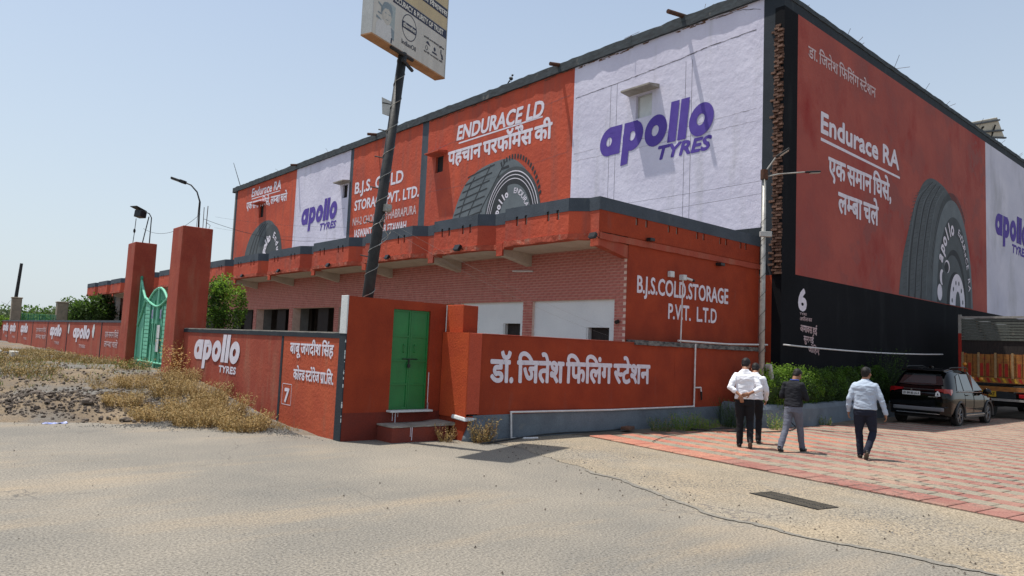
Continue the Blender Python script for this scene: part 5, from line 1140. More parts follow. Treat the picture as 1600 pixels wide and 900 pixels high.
# planter wall
PW = [(16.95, 10.85), (17.05, 10.1), (17.5, 9.72), (18.2, 9.55), (19.4, 9.55), (21.0, 9.72), (22.6, 9.95), (24.2, 10.02), (26.5, 10.02), (30, 10.0)]
P = []
for i in range(len(PW)-1):
    p0 = PW[max(i-1, 0)]; p1 = PW[i]; p2 = PW[i+1]; p3 = PW[min(i+2, len(PW)-1)]
    for k in range(8): t = k/8; P.append(tuple(.5*((2*p1[j])+(-p0[j]+p2[j])*t+(2*p0[j]-5*p1[j]+4*p2[j]-p3[j])*t*t+(-p0[j]+3*p1[j]-3*p2[j]+p3[j])*t**3) for j in (0, 1)))
P.append(PW[-1]); rg = []
for i, p in enumerate(P):
    q = P[min(i+1, len(P)-1)]; o_ = P[max(i-1, 0)]; d = Vector((q[0]-o_[0], q[1]-o_[1], 0)).normalized(); nn = Vector((-d.y, d.x, 0)); nn = nn if nn.y > 0 or i < 8 else -nn; nn = Vector((-d.y, d.x, 0)); c = Vector((p[0], p[1], 0))
    rg.append([c+Vector((0, 0, -.1)), c+nn*.02+Vector((0, 0, .48)), c+nn*.07+Vector((0, 0, .60)), c+nn*.20+Vector((0, 0, .62)), c+nn*.30+Vector((0, 0, .58)), c+nn*.32+Vector((0, 0, -.1))])
pw = thing('planter', 'curved blue grey concrete planter in front of the black wall', 'planter', (18, 9.6, 0)); b = MB(); b.rings(rg); b.build('planter_wall', BLUEG, pw, fixn=True, smooth=False)
b = MB(); b.box(17.2, 10.02, .3, 30, 10.49, .5); b.build('planter_soil', EARTH, pw)
# ------------------------------------------------------------------ plants
def leafcloud(center, radii, n, size, seed, clumps=30, nm=2, shell=.55, up=.3, flatb=None, csp=.28):
    r = random.Random(seed); b = MB(); C0 = Vector(center); cs = []
    for i in range(clumps):
        while True:
            p = Vector((r.uniform(-1, 1), r.uniform(-1, 1), r.uniform(-1, 1)))
            if shell < p.length < 1.0 or (p.length < 1 and r.random() < .25): break
        cs.append((p, r.uniform(.6, 1.3), r.random()))
    for i in range(n):
        p, s, tone = cs[r.randrange(clumps)]
        q = p+Vector((r.gauss(0, csp), r.gauss(0, csp), r.gauss(0, csp*.8)))*s
        if q.length > 1.18: continue
        c = C0+Vector((q.x*radii[0], q.y*radii[1], q.z*radii[2]))
        if flatb is not None and c.z < flatb: continue
        nr = Vector((r.gauss(0, 1), r.gauss(0, 1), r.gauss(0, 1)+up)).normalized(); a = nr.orthogonal().normalized(); a = Matrix.Rotation(r.uniform(0, 6.3), 3, nr)@a; bb = nr.cross(a)
        z = size*r.uniform(.6, 1.3); L = z*.5; Wd = z*.28
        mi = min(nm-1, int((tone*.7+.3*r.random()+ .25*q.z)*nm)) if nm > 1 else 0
        b.add([c-a*L, c-bb*Wd+a*L*.1, c+a*L, c+bb*Wd+a*L*.1], [(0, 1, 2, 3)], max(0, mi))
    return b
def limbs(base, top, spread, seed, r0=.06, k=7):
    r = random.Random(seed); b = MB(); base, top = Vector(base), Vector(top); mid = base.lerp(top, .5)+Vector((r.uniform(-.1, .1), r.uniform(-.1, .1), 0))*spread
    b.tube([base, mid, top], [r0, r0*.75, r0*.4], 7)
    for i in range(k):
        s = base.lerp(top, r.uniform(.35, .95)); e = top+Vector((r.gauss(0, .5)*spread, r.gauss(0, .5)*spread, r.uniform(-.35, .7)*spread)); b.tube([s, s.lerp(e, .5)+Vector((0, 0, .1*spread)), e], [r0*.4, r0*.28, r0*.12], 5)
    return b
def tree(name, label, cat, base, h, rx, rz, n, size, mats, seed, group=None, clumps=34, r0=.1, low=.35, trunkvis=True):
    t = thing(name, label, cat, base, group); bx, by, bz = base; top = (bx, by, bz+h*.6)
    limbs((bx, by, bz-.2), top, rx, seed, r0).build('trunk', BARK, t)
    leafcloud((bx, by, bz+h-rz), (rx, rx, rz), n, size, seed, clumps, len(mats)).build('crown', mats, t); return t
tree('leafy_tree', 'bright green leafy tree behind the sunlit wall right of the nearer gate pillar', 'tree', (8.5, 24.5, .3), 3.5, .62, 1.05, 5200, .10, [LEAFD, LEAF, LEAFL], 3, clumps=26, r0=.05)
tree('dark_tree', 'dark dense tree below the left end of the low building', 'tree', (11.7, 61.3, .2), 4.1, 1.45, 1.6, 8000, .22, [LEAFD, LEAFD, LEAF], 5)
tree('pale_tree', 'lighter green tree just left of the dark tree under the canopy end', 'tree', (10.9, 66.5, .2), 3.9, 1.1, 1.5, 5000, .20, [LEAFH, LEAF], 6)
spots = [(6.9, 76, 4.6, 2.4), (8.5, 80, 4.2, 2.3), (9.6, 74, 4.2, 2.0), (11.0, 82, 4.6, 2.6), (12.2, 76, 4.4, 2.0), (13.5, 84, 5.2, 2.8), (15.0, 79, 5.4, 2.4), (4.6, 84, 4.8, 2.8), (2.5, 95, 4.4, 3.0), (17.5, 88, 6.6, 3.2), (9.0, 100, 6.3, 3.4), (14, 104, 6.6, 3.5), (5.5, 104, 6.0, 3.2), (0, 112, 5.2, 3.8), (-6, 118, 5.2, 4.0), (20, 98, 7.0, 3.5), (-14, 122, 5.4, 4.2), (-24, 128, 5.6, 4.5)]
ORD = 'first second third fourth fifth sixth seventh eighth ninth tenth eleventh twelfth thirteenth fourteenth fifteenth sixteenth seventeenth eighteenth'.split(); order = sorted(range(len(spots)), key=lambda i: math.atan2(spots[i][0], spots[i][1]))
for i, (x, y, h, r_) in enumerate(spots):
    t = tree('background_tree', 'hazy olive green tree, %s from the left in the row beyond the far boundary wall' % ORD[order.index(i)], 'tree', (x, y, .2), h*.62, r_, r_*.62, int(2600*(1.3 if y < 90 else 1)), .30 if y < 90 else .4, [LEAFH, LEAF] if i % 3 else [LEAFH, LEAFD, LEAFH], 20+i, 'background trees beyond the far wall', clumps=22)
b = leafcloud((7.0, 64.0, 2.0), (1.2, .8, .6), 1500, .16, 77, 14, 2); tb = thing('low_bush', 'bright low bush at the foot of the far left masonry pillar', 'bush', (7.4, 63, 0)); b.build('foliage', [LEAFL, LEAF], tb)
# hedge: bushes along the planter, sun and wall shade put into their leaf colours
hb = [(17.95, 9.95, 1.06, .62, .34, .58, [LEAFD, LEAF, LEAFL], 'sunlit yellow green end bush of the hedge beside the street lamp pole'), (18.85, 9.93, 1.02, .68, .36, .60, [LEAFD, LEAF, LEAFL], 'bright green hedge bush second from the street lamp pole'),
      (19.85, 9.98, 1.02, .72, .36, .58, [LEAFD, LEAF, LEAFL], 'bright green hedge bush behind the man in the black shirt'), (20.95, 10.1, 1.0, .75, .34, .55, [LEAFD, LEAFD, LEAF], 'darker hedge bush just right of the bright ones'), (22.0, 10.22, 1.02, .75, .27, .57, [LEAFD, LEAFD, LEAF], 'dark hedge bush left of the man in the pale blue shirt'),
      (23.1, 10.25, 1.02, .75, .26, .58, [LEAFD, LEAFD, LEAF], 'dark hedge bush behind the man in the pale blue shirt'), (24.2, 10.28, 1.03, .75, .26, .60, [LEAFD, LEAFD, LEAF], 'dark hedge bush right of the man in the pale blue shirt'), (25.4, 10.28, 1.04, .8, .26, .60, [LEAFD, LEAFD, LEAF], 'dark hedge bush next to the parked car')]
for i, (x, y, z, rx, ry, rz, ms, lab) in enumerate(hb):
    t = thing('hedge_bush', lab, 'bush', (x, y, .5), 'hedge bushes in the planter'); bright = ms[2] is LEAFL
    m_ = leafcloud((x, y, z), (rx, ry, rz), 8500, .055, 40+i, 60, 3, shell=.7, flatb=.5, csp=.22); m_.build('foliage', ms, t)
    b = MB(); 
    for k in range(5): b.tube([(x+rnd.uniform(-.3, .3), y+rnd.uniform(-.1, .1), .4), (x+rnd.uniform(-.4, .4), y, 1.2)], .012, 5)
    b.build('stems', BARK, t)
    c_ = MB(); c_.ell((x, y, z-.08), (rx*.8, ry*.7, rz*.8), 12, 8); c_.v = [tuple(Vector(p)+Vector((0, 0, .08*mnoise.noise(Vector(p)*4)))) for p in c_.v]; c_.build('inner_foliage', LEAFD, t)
def sprigs(name, label, cat, base, n, h, spread, mats, seed, leaf=.03, nl=9, thick=.004, group=None, bend=.3):
    r = random.Random(seed); t = thing(name, label, cat, base, group); st_ = MB(); lv = MB(); B = Vector(base)
    for i in range(n):
        a = r.uniform(0, 2*PI); rr = spread*math.sqrt(r.random())*.6; p0 = B+Vector((rr*math.cos(a), rr*math.sin(a), -.02)); hh = h*r.uniform(.5, 1.1)
        tip = p0+Vector((math.cos(a)*bend*hh+r.gauss(0, .1)*hh, math.sin(a)*bend*hh+r.gauss(0, .1)*hh, hh)); mid = p0.lerp(tip, .5)+Vector((r.gauss(0, .05), r.gauss(0, .05), .04*h))
        st_.tube([p0, mid, tip], [thick, thick*.7, thick*.3], 3, cap=False)
        for k in range(nl):
            q = p0.lerp(mid, k/nl*2) if k < nl/2 else mid.lerp(tip, (k-nl/2)/(nl/2)); v = Vector((r.gauss(0, 1), r.gauss(0, 1), r.gauss(0, .7)+.3)).normalized(); w_ = v.orthogonal().normalized()*leaf*.3; L = leaf*r.uniform(.6, 1.5)
            lv.add([q-w_, q+v*L*.5-w_*.2, q+v*L, q+v*L*.5+w_*1.2], [(0, 1, 2, 3)], r.randrange(len(mats)))
    st_.build('stems', mats[0], t); lv.build('leaves', mats, t); return t
sp_ = [(5.35, 13.9, 170, .42, .60, 'dry golden bush at the foot of the sunlit wall nearest the road corner'), (4.85, 14.9, 190, .46, .65, 'widest dry bush in front of the sunlit wall panel'), (5.6, 15.6, 150, .52, .5, 'tall dry bush against the wall left of the slate divider'),
       (5.0, 16.2, 150, .45, .6, 'dry bush in the middle of the weed patch'), (5.75, 17.3, 150, .50, .55, 'dry bush under the white wordmark of the sunlit wall'), (4.3, 15.9, 110, .34, .5, 'low dry bush at the left front of the weed patch'),
       (5.3, 18.4, 130, .45, .6, 'dry bush left of centre in the weed patch'), (5.8, 19.6, 130, .42, .6, 'dry bush between the wordmark and the nearer pillar'), (4.9, 20.0, 110, .35, .6, 'low dry bush in front of the nearer pillar'), (3.95, 17.2, 90, .26, .5, 'small dry bush near the gate track')]
for i, (x, y, n, h, s, lab) in enumerate(sp_): sprigs('dry_bush', lab, 'bush', (x, y, gz(x, y)), int(n*1.5), h, s*1.15, [DRY, DRY, DRYL, DRYG, DRYL], 100+i, .045, 13, .004, 'dry bushes along the sunlit wall', .5)
sprigs('orange_dry_plant', 'tall orange dry plant right in front of the nearer gate pillar', 'plant', (6.0, 20.6, gz(6, 20.6)), 34, 1.0, .35, [mat('orange_dry_leaf', (.48, .26, .08), (.36, .2, .07), bump=0), DRY], 130, .07, 13)
for i, (x, y, n, h, s, lab) in enumerate([(5.6, 23.6, 70, .35, .8, 'dry bush before the green gate'), (5.3, 26.6, 90, .38, .8, 'dry weeds at the foot of the farther pillar'), (4.4, 29.0, 90, .32, 1.0, 'half dry weeds under the far wall nearest the pillar'), (3.0, 26.4, 100, .36, 1.1, 'half dry weeds left of the farther pillar'),
        (4.6, 33, 80, .30, 1.0, 'weeds at the middle of the far wall'), (1.8, 24.5, 100, .34, 1.0, 'green tinged weeds behind the soil heap'), (.9, 27.5, 90, .34, 1.1, 'green tinged weeds at the left of the verge'), (2.9, 22.5, 90, .4, 1.0, 'weeds between the soil heap and the gate'), (5.2, 38, 60, .28, 1.0, 'weeds far along the far wall')]):
    sprigs('weed_clump', lab, 'weeds', (x, y, gz(x, y)), n, h, s, [DRYG, DRY, LEAF if 'green' in lab else DRYG], 150+i, .06, 10, .006, 'weed clumps on the verge', .4)
sprigs('dry_bush', 'small brown dry bush at the whitewashed corner of the boundary wall', 'bush', (8.62, 10.62, .0), 90, .50, .28, [DRY, RUST, DRYG], 171, .04, 10, .004); sprigs('dry_bush', 'small dark dry plant growing out of the door step', 'bush', (8.05, 11.02, .0), 40, .34, .18, [DRY, RUST], 172, .035, 8)
for i, (x, y, n, h, s, lab, ms) in enumerate([(13.9, 10.5, 60, .32, .4, 'thin green weeds at the left end of the plinth weeds', [LEAF, DRYG]), (14.7, 10.4, 110, .42, .5, 'fullest yellow green weed clump at the foot of the plinth', [LEAFL, DRYG, LEAF]), (15.5, 10.3, 70, .28, .45, 'low yellow green weeds left of the walking men', [LEAFL, DRYG]), (16.6, 10.3, 110, .75, .5, 'tall dark weeds between the boundary wall and the planter', [LEAFD, LEAF]),
        (17.15, 9.35, 50, .45, .3, 'pale weeds at the curved end of the planter', [LEAFL, DRYG]), (17.95, 9.75, 60, .55, .3, 'pale sprigs growing at the near end of the planter', [LEAFL, DRYG]), (19.9, 9.42, 30, .28, .25, 'small weeds at the foot of the planter between the men', [LEAF, DRYG])]):
    sprigs('green_weeds', lab, 'weeds', (x, y, .5 if 'growing at the near end' in lab else .03), n, h, s, ms, 180+i, .035, 10, .003, 'green weeds by the plinth and planter')
sprigs('shrub', 'dark feathery shrub standing behind the parked car against the black wall', 'shrub', (25.6, 10.25, .5), 110, 1.75, .5, [LEAFD, LEAFD, LEAF], 190, .06, 18, .006)
# straw and grass: uncountable
def grassmat(region, n, h, mats, seed, name='dry_grass', wd=.006):
    r = random.Random(seed); b = MB()
    for i in range(n):
        x, y = region(r)
        if math.hypot((x-1.2)/2.6, (y-18.4)/1.3) < 1: continue
        if y < edge_y(x)+.15 or x > 6.2: continue
        if mnoise.noise(Vector((x*1.1, y*1.1, seed))) < -.05: continue
        z = gz(x, y)-.01; hh = h*r.uniform(.4, 1.2); a = r.uniform(0, 6.3); v = Vector((math.cos(a), math.sin(a), 0)); ln = Vector((r.gauss(0, .5), r.gauss(0, .5), 1))*hh; p = Vector((x, y, z))
        b.add([p-v*wd, p+v*wd, p+ln+v*wd*.2], [(0, 1, 2)], r.randrange(len(mats)))
    return tag(b.build(name, mats), None, None, None, 'stuff')
grassmat(lambda r: (r.gauss(3.9, .75), r.gauss(14.95+.0, .45)), 12000, .07, [DRYL, DRY], 1); grassmat(lambda r: (r.uniform(3.9, 6.2), r.uniform(13, 21)), 16000, .11, [DRYL, DRY, DRYG], 2)
grassmat(lambda r: (r.gauss(2.4, 2.2), r.gauss(26, 2.6)), 9000, .12, [DRYG, DRY, DRYL, LEAF], 3, wd=.011); grassmat(lambda r: (r.uniform(1.5, 6.1), r.uniform(27, 40)), 6000, .16, [DRYG, DRY], 4, wd=.02)
grassmat(lambda r: (r.gauss(1.5, 1.6), r.gauss(22, 1.0)), 3000, .12, [DRYG, DRY, LEAF], 6, wd=.008)
# ------------------------------------------------------------------ parked car
def bake(o):
    dg = bpy.context.evaluated_depsgraph_get(); me = bpy.data.meshes.new_from_object(o.evaluated_get(dg)); o.modifiers.clear(); o.data = me; return o
CX, CY = 23.75, 8.38
car = thing('parked_car', 'black compact sport utility car parked with its rear towards the walking men', 'car', (CX, CY, 0))
def cw(x, y, z): return (CX+x, CY+y, z)
#        x    zb   zroof  hw_sill hw_mid hw_belt zbelt hw_roof
ST_ = [(0.00, .42, .96, .74, .80, .76, .94, .60), (.05, .33, 1.02, .82, .86, .82, 1.0, .66), (.16, .30, 1.16, .85, .895, .855, 1.03, .68), (.34, .28, 1.42, .86, .90, .86, 1.04, .66), (.50, .27, 1.62, .865, .90, .86, 1.04, .63), (.75, .25, 1.70, .87, .90, .865, 1.04, .635),
       (1.3, .24, 1.735, .87, .895, .86, 1.02, .64), (1.9, .24, 1.73, .87, .895, .855, 1.00, .64), (2.4, .24, 1.67, .87, .895, .85, .99, .62), (2.8, .25, 1.44, .87, .895, .85, .99, .62), (3.15, .26, 1.16, .87, .895, .85, .98, .64), (3.45, .26, 1.05, .865, .89, .84, .97, .66), (3.9, .27, .98, .83, .87, .80, .92, .6), (4.2, .32, .88, .74, .78, .70, .84, .5), (4.3, .42, .72, .62, .66, .58, .70, .4)]
def ringc(s):
    x, zb, zr, hs, hm, hb, zbt, hr = s
    zbt = min(zbt, zr-.02); half = [(0, zb), (hs*.7, zb), (hs*.97, zb+.03), (hs, zb+.13), (hm, lerp(zb, zbt, .55)), (hm*.995, lerp(zb, zbt, .82)), (hb, zbt), (lerp(hb, hr, .5), lerp(zbt, zr, .55)), (hr, lerp(zbt, zr, .93)), (hr*.8, zr), (hr*.35, zr+.012), (0, zr+.015)]
    return [cw(x, p[0], p[1]) for p in half] + [cw(x, -p[0], p[1]) for p in half[-2:0:-1]]
b = MB(); b.rings([ringc(s) for s in ST_]); body = b.build('body', CARP, car, fixn=True, smooth=True)
md = body.modifiers.new('s', 'SUBSURF'); md.levels = 2; md.render_levels = 2; bake(body)
for ax in (.80, 3.42):
    c = MB(); c.tube([cw(ax, -1.2, .36), cw(ax, -.60, .36)], .385, 28); c.tube([cw(ax, .60, .36), cw(ax, 1.2, .36)], .385, 28); co = c.build('cutter', CARP, car, fixn=True)
    m = body.modifiers.new('b', 'BOOLEAN'); m.operation = 'DIFFERENCE'; m.object = co; m.solver = 'EXACT'; bpy.context.view_layer.update(); bake(body); bpy.data.objects.remove(co)
for p in body.data.polygons: p.use_smooth = True
for ax in (.80, 3.42):
    for s in (-1, 1):
        b = MB(); y0, y1 = s*.68, s*.885; R_ = .345
        prof = [(y0, R_-.05), (y0+s*.02, R_), (y1-s*.03, R_), (y1, R_-.04), (y1-s*.01, .235), (y1-s*.05, .225)]
        b.rings([[cw(ax+r*math.cos(2*PI*k/28), y, .345+r*math.sin(2*PI*k/28)) for k in range(28)] for y, r in prof], cap=True); wt = b.build('wheel', RUBB, car, fixn=True)
        b = MB(); b.tube([cw(ax, y1-s*.07, .345), cw(ax, y1-s*.02, .345)], .055, 12)
        for k in range(5):
            for dd in (-.16, .16):
                a = 2*PI*k/5+dd*.4; a2 = 2*PI*k/5+dd*1.3; b.tube([cw(ax+.04*math.cos(a), y1-s*.03, .345+.04*math.sin(a)), cw(ax+.22*math.cos(a2), y1-s*.025, .345+.22*math.sin(a2))], .017, 5)
        b.tube([cw(ax+.228*math.cos(2*PI*k/28), y1-s*.02, .345+.228*math.sin(2*PI*k/28)) for k in range(29)], .014, 5); b.build('rim', RIMM, wt)
        b = MB(); b.tube([cw(ax+.39*math.cos(PI*(k/16)*1.12-.19), s*.893, .36+.39*math.sin(PI*(k/16)*1.12-.19)) for k in range(17)], .035, 6); b.build('arch_trim', CLAD, car)
b = MB(); b.rings([[cw(x, s*hw, z) for s, hw, z in ((1, w_, z1), (-1, w_, z1), (-1, w_, z0), (1, w_, z0))] for x, w_, z0, z1 in ((.12, .86, .30, .62), (-.03, .76, .34, .60), (-.055, .60, .36, .57))]); b.build('rear_bumper', CARP, car, bevel=.03, fixn=True)
b = MB(); b.rings([[cw(x, s*hw, z) for s, hw, z in ((1, w_, z1), (-1, w_, z1), (-1, w_, z0), (1, w_, z0))] for x, w_, z0, z1 in ((0, .76, .44, .58), (-.075, .66, .46, .56))]); b.build('silver_bumper_insert', mat('silver_grey_bumper', (.16, .16, .17), None, rough=.35, fine=0, bump=0), car, bevel=.02, fixn=True)
b = MB(); b.box(CX-.07, CY-.60, .365, CX-.03, CY+.60, .385); b.build('bumper_strip', CHROME, car)
for s in (-1, 1):
    b = MB(); b.prism([(s*.44, 1.11), (s*.70, 1.13), (s*.84, 1.12), (s*.86, .96), (s*.77, .84), (s*.68, 1.02), (s*.44, 1.07)], lambda y, z, h: cw(.10 + .06*(z-.9) - h + (abs(y) > .75)*.08, y, z), -.09, .085); b.build('tail_lamp', TAILR, car, fixn=True)
    b = MB(); b.box(CX-.06, CY+s*.52, .46, CX-.04, CY+s*.68, .53); b.build('rear_reflector', TAILR, car)
    b = MB(); b.tube([cw(.75, s*.60, 1.73), cw(.85, s*.61, 1.765), cw(2.1, s*.61, 1.79), cw(2.35, s*.60, 1.73)], .018, 6); b.build('roof_rail', STEELD, car)
    b = MB(); b.ell(cw(2.98, s*.98, 1.06), (.08, .12, .09), 10, 8); b.tube([cw(2.98, s*.85, 1.0), cw(2.98, s*.95, 1.03)], .025, 6); b.build('wing_mirror', CARP, car, smooth=True)
    for (xa, xb, xc, xd, nm) in [(.62, 1.12, 1.20, .92, 'quarter_glass'), (1.20, 1.98, 1.96, 1.27, 'rear_door_glass'), (2.05, 2.92, 2.42, 2.03, 'front_door_glass')]:
        def gy(z, x): zr = 1.70 if x < 2.4 else 1.6; return lerp(.862, .645, max(0, (z-1.04)/(zr-1.04)))
        zt = 1.58 if nm != 'front_door_glass' else 1.56; zt2 = 1.52 if nm == 'quarter_glass' else zt
        v = [cw(xa, s*(gy(1.08, xa)+.012), 1.08), cw(xb, s*(gy(1.08, xb)+.012), 1.08), cw(xc, s*(gy(zt, xc)+.014), zt), cw(xd, s*(gy(zt2, xd)+.014), zt2)]
        v2 = [(p[0], p[1]-s*.02, p[2]) for p in v]; b = MB(); b.rings([v2, v]); b.build(nm, GLASSL, car, fixn=True)
    b = MB(); b.tube([cw(.62, s*.885, 1.055), cw(2.95, s*.872, 1.02)], .010, 5); b.build('window_trim', CHROME, car)
    for xx in (1.22, 2.02, 3.0):
        b = MB(); b.tube([cw(xx, s*.872, 1.0), cw(xx+.01, s*.902, .75), cw(xx, s*.885, .40)], .005, 4); b.build('door_gap', BLKP, car)
    for xx in (1.35, 2.15): b = MB(); b.box(CX+xx, CY+s*.885, .93, CX+xx+.17, CY+s*.915, .96); b.build('door_handle', CARP, car, bevel=.01)
    b = MB(); b.box(CX+1.25, CY+s*.86, .26, CX+2.98, CY+s*.905, .40); b.build('sill_cladding', CLAD, car, bevel=.02); b = MB(); b.box(CX+1.25, CY+s*.895, .34, CX+2.98, CY+s*.915, .36); b.build('sill_strip', CHROME, car)
# rear glass on the slanting tailgate, spoiler, plate, emblem
def tg(y, z): return cw(lerp(.155, .475, (z-1.16)/(1.62-1.16))-.028, y, z)
v = [tg(-.62, 1.24), tg(-.50, 1.56), tg(.50, 1.56), tg(.62, 1.24), tg(0, 1.20)]
b = MB(); b.rings([[(p[0]+.03, p[1], p[2]) for p in v], v]); b.build('rear_glass', GLASSD, car, fixn=True)
v = [tg(-.42, 1.27), tg(-.36, 1.53), tg(.26, 1.54), tg(.50, 1.27)]; v = [(p[0]-.004, p[1], p[2]) for p in v]; b = MB(); b.add(v, [(0, 1, 2, 3)]); b.build('rear_glass_sheen', GLASSL, car)
b = MB(); b.rings([[cw(.30, -.60, 1.64), cw(.30, .60, 1.64), cw(.30, .60, 1.67), cw(.30, -.60, 1.67)], [cw(.62, -.63, 1.66), cw(.62, .63, 1.66), cw(.62, .63, 1.72), cw(.62, -.63, 1.72)]]); b.build('roof_spoiler', CARP, car, bevel=.01, fixn=True)
b = MB(); b.tube([tg(.1, 1.21), tg(-.12, 1.22), tg(-.3, 1.24)], .012, 5); b.build('rear_wiper', BLKP, car)
b = MB(); b.box(CX-.02, CY-.05, .90, CX+.0, CY+.45, 1.02); pl = b.build('number_plate', PLATE, car)
paint_text('plate_lettering', 'ZK BM B5 LG A', lambda u, z, h=0: (CX-.02-h, CY+u, z), -1, .43, .925, .46, .07, pl, BLKP, bold=.02, ref='la', h=.003)
b = MB(); b.box(CX-.005, CY-.42, 1.075, CX+.03, CY+.42, 1.10); b.build('tailgate_chrome_bar', CLAD, car, bevel=.004)
b = MB(); b.obox(cw(.01, .21, 1.07), (.02, .05, .05)); b.build('emblem', CHROME, car, bevel=.008)
b = MB(); b.prism([(-.60, .90), (-.46, .90), (-.47, 1.0), (-.53, 1.06), (-.59, 1.0)], lambda y, z, h: cw(-.0-h, y, z), 0, .004); b.build('white_sticker', PLATE, car, fixn=True); b = MB(); b.prism([(-.56, .93), (-.50, .93), (-.53, 1.0)], lambda y, z, h: cw(-.004-h, y, z), 0, .002); b.build('sticker_figure', BLKP, car, fixn=True)
b = MB(); b.box(CX-.005, CY-.52, .865, CX+.0, CY-.26, .885); b.build('badge', CHROME, car)
b = MB(); b.box(CX+1.0, CY-.05, 1.74, CX+1.12, CY+.05, 1.80); b.build('roof_antenna', CARP, car, bevel=.02)
b = MB(); b.box(CX+.15, CY-.72, .24, CX+4.1, CY+.72, .5); b.build('underbody', BLKP, car)
for s in (-1, 1): b = MB(); b.obox(cw(4.14, s*.55, .78), (.1, .3, .12)); b.build('headlamp', CHROME, car, bevel=.03)
v = [cw(2.46, -.56, 1.62), cw(3.12, -.66, 1.17), cw(3.12, .66, 1.17), cw(2.46, .56, 1.62)]; b = MB(); b.rings([[(p[0]+.0, p[1], p[2]+.01) for p in v], [(p[0]+.02, p[1], p[2]+.035) for p in v]]); b.build('windscreen', GLASSD, car, fixn=True)

# ------------------------------------------------------------------ goods truck
TX, TL, TR = 30.1, 9.20, 6.85
WOODO = mat('orange_painted_planks', (.36, .155, .035), (.22, .09, .03), scale=6, stretch=(1, 1, 2), col3=(.40, .05, .03), scale3=9, lo3=.58, hi3=.7); WOODG = mat('grey_weathered_planks', (.13, .14, .125), (.08, .09, .08), scale=5, stretch=(1, 3, 6), col3=(.26, .24, .2), scale3=5, lo3=.6, hi3=.8)
REDP = mat('red_truck_paint', (.42, .03, .02), (.3, .03, .02), scale=8); YELP = mat('yellow_truck_paint', (.55, .36, .03), (.42, .26, .03), scale=8); OCH = mat('ochre_post_paint', (.38, .26, .13), (.25, .16, .08), scale=8)
trk = thing('goods_truck', 'orange wooden bodied goods truck with a grey slatted cage seen from behind', 'truck', (TX, 8.0, 0)); TLn = 6.2
for k in range(8):
    z = 2.84+.10*k; b = MB(); b.box(TX, TR, z-.04, TX+.04, TL, z+.035); b.build('cage_plank', WOODG, trk)
    for y in (TL-.04, TR): b = MB(); b.box(TX+.05, y, z-.04, TX+TLn, y+.04, z+.035); b.build('cage_plank', WOODG, trk)
b = MB(); b.box(TX-.02, TR, 3.60, TX+.06, TL, 3.68); b.build('cage_rail', GALV, trk)
for y in (TL-.06, TR): b = MB(); b.box(TX, y, 3.60, TX+TLn, y+.06, 3.67); b.build('cage_rail', GALV, trk)
for i, y in enumerate((TL-.05, TR+.0)):
    b = MB(); b.box(TX-.05, y-.01, 3.05, TX+.03, y+.08, 3.74); b.build('corner_post', GALV, trk); b = MB(); b.box(TX-.05, y-.01, 1.3, TX+.03, y+.08, 3.05); b.build('corner_post', REDP, trk)
b = MB(); b.box(TX+.03, TR+.05, 1.3, TX+.05, TL-.05, 2.8); b.build('inner_board', DARKG, trk); b = MB(); b.box(TX+TLn-.1, TR+.05, 1.3, TX+TLn, TL-.05, 3.6); b.build('head_board', DARKG, trk)
b = MB(); b.box(TX+.05, TR+.02, 1.30, TX+TLn, TL-.02, 1.40); b.build('load_bed', WOODO, trk)
ny = 12
for k in range(ny):
    y0 = lerp(TR+.03, TL-.03, k/ny); y1 = lerp(TR+.03, TL-.03, (k+1)/ny)-.02; b = MB(); b.box(TX-.01, y0, 1.50, TX+.028, y1, 2.33-.03*rnd.random()); b.build('tailgate_plank', WOODO, trk)
    b = MB(); b.box(TX-.025, y0+.04, 1.52, TX-.010, y1-.04, 1.98); b.build('red_panel', REDP if k % 3 else WOODO, trk)
for y in (TR+.05, 7.5, 8.02, 8.55, TL-.14): b = MB(); b.box(TX-.055, y, 1.46, TX-.026, y+.07, 2.36); b.build('tailgate_post', OCH, trk)
b = MB(); b.box(TX-.03, TR, 1.28, TX+.05, TL, 1.49); bm_ = b.build('rear_beam', WOODO, trk)
for k in range(14):
    y = TR+.04+k*.165; b = MB(); b.prism([(y, 1.31), (y+.08, 1.31), (y+.15, 1.46), (y+.07, 1.46)], lambda u, z, h: (TX-.03-h, u, z), 0, .006); b.build('chevron_stripe', YELP if k % 2 else REDP, trk, fixn=True)
b = MB(); b.box(TX-.02, TR+.1, 1.0, TX+.04, TL-.3, 1.16); b.build('cross_beam', WOODO, trk)
b = MB(); b.box(TX-.05, 8.05, .80, TX-.02, 8.62, 1.0); pl = b.build('number_plate', YELP, trk); paint_text('plate_lettering', 'UP 75 AT', lambda u, z, h=0: (TX-.05-h, u, z), -1, 8.58, .85, .5, .10, pl, BLKP, bold=.03, ref='la', h=.003)
b = MB(); b.box(TX-.06, TR+.1, .66, TX, TL-.5, .74); b.build('bumper_bar', GALV, trk)
for y in (8.72, 7.1): b = MB(); b.box(TX-.05, y, .80, TX, y+.26, .92); b.build('tail_lamp', TAILR, trk, bevel=.01)
for (y, z) in ((9.02, 1.92), (8.78, 1.40), (8.5, 1.40)): b = MB(); b.ell((TX-.07, y, z), (.03, .07, .06), 10, 6); b.build('amber_lamp', AMBER, trk)
for y in (TL-.03, TR):
    for k in range(3): b = MB(); b.box(TX+.05, y, 1.42+.31*k, TX+TLn, y+.03, 1.70+.31*k); b.build('side_board', WOODO, trk)
    for k in range(7): b = MB(); b.box(TX+.1+k*.95, y-(.04 if y == TR else -.03), 1.3, TX+.17+k*.95, y+(0 if y == TR else .07), 3.62); b.build('side_post', OCH, trk)
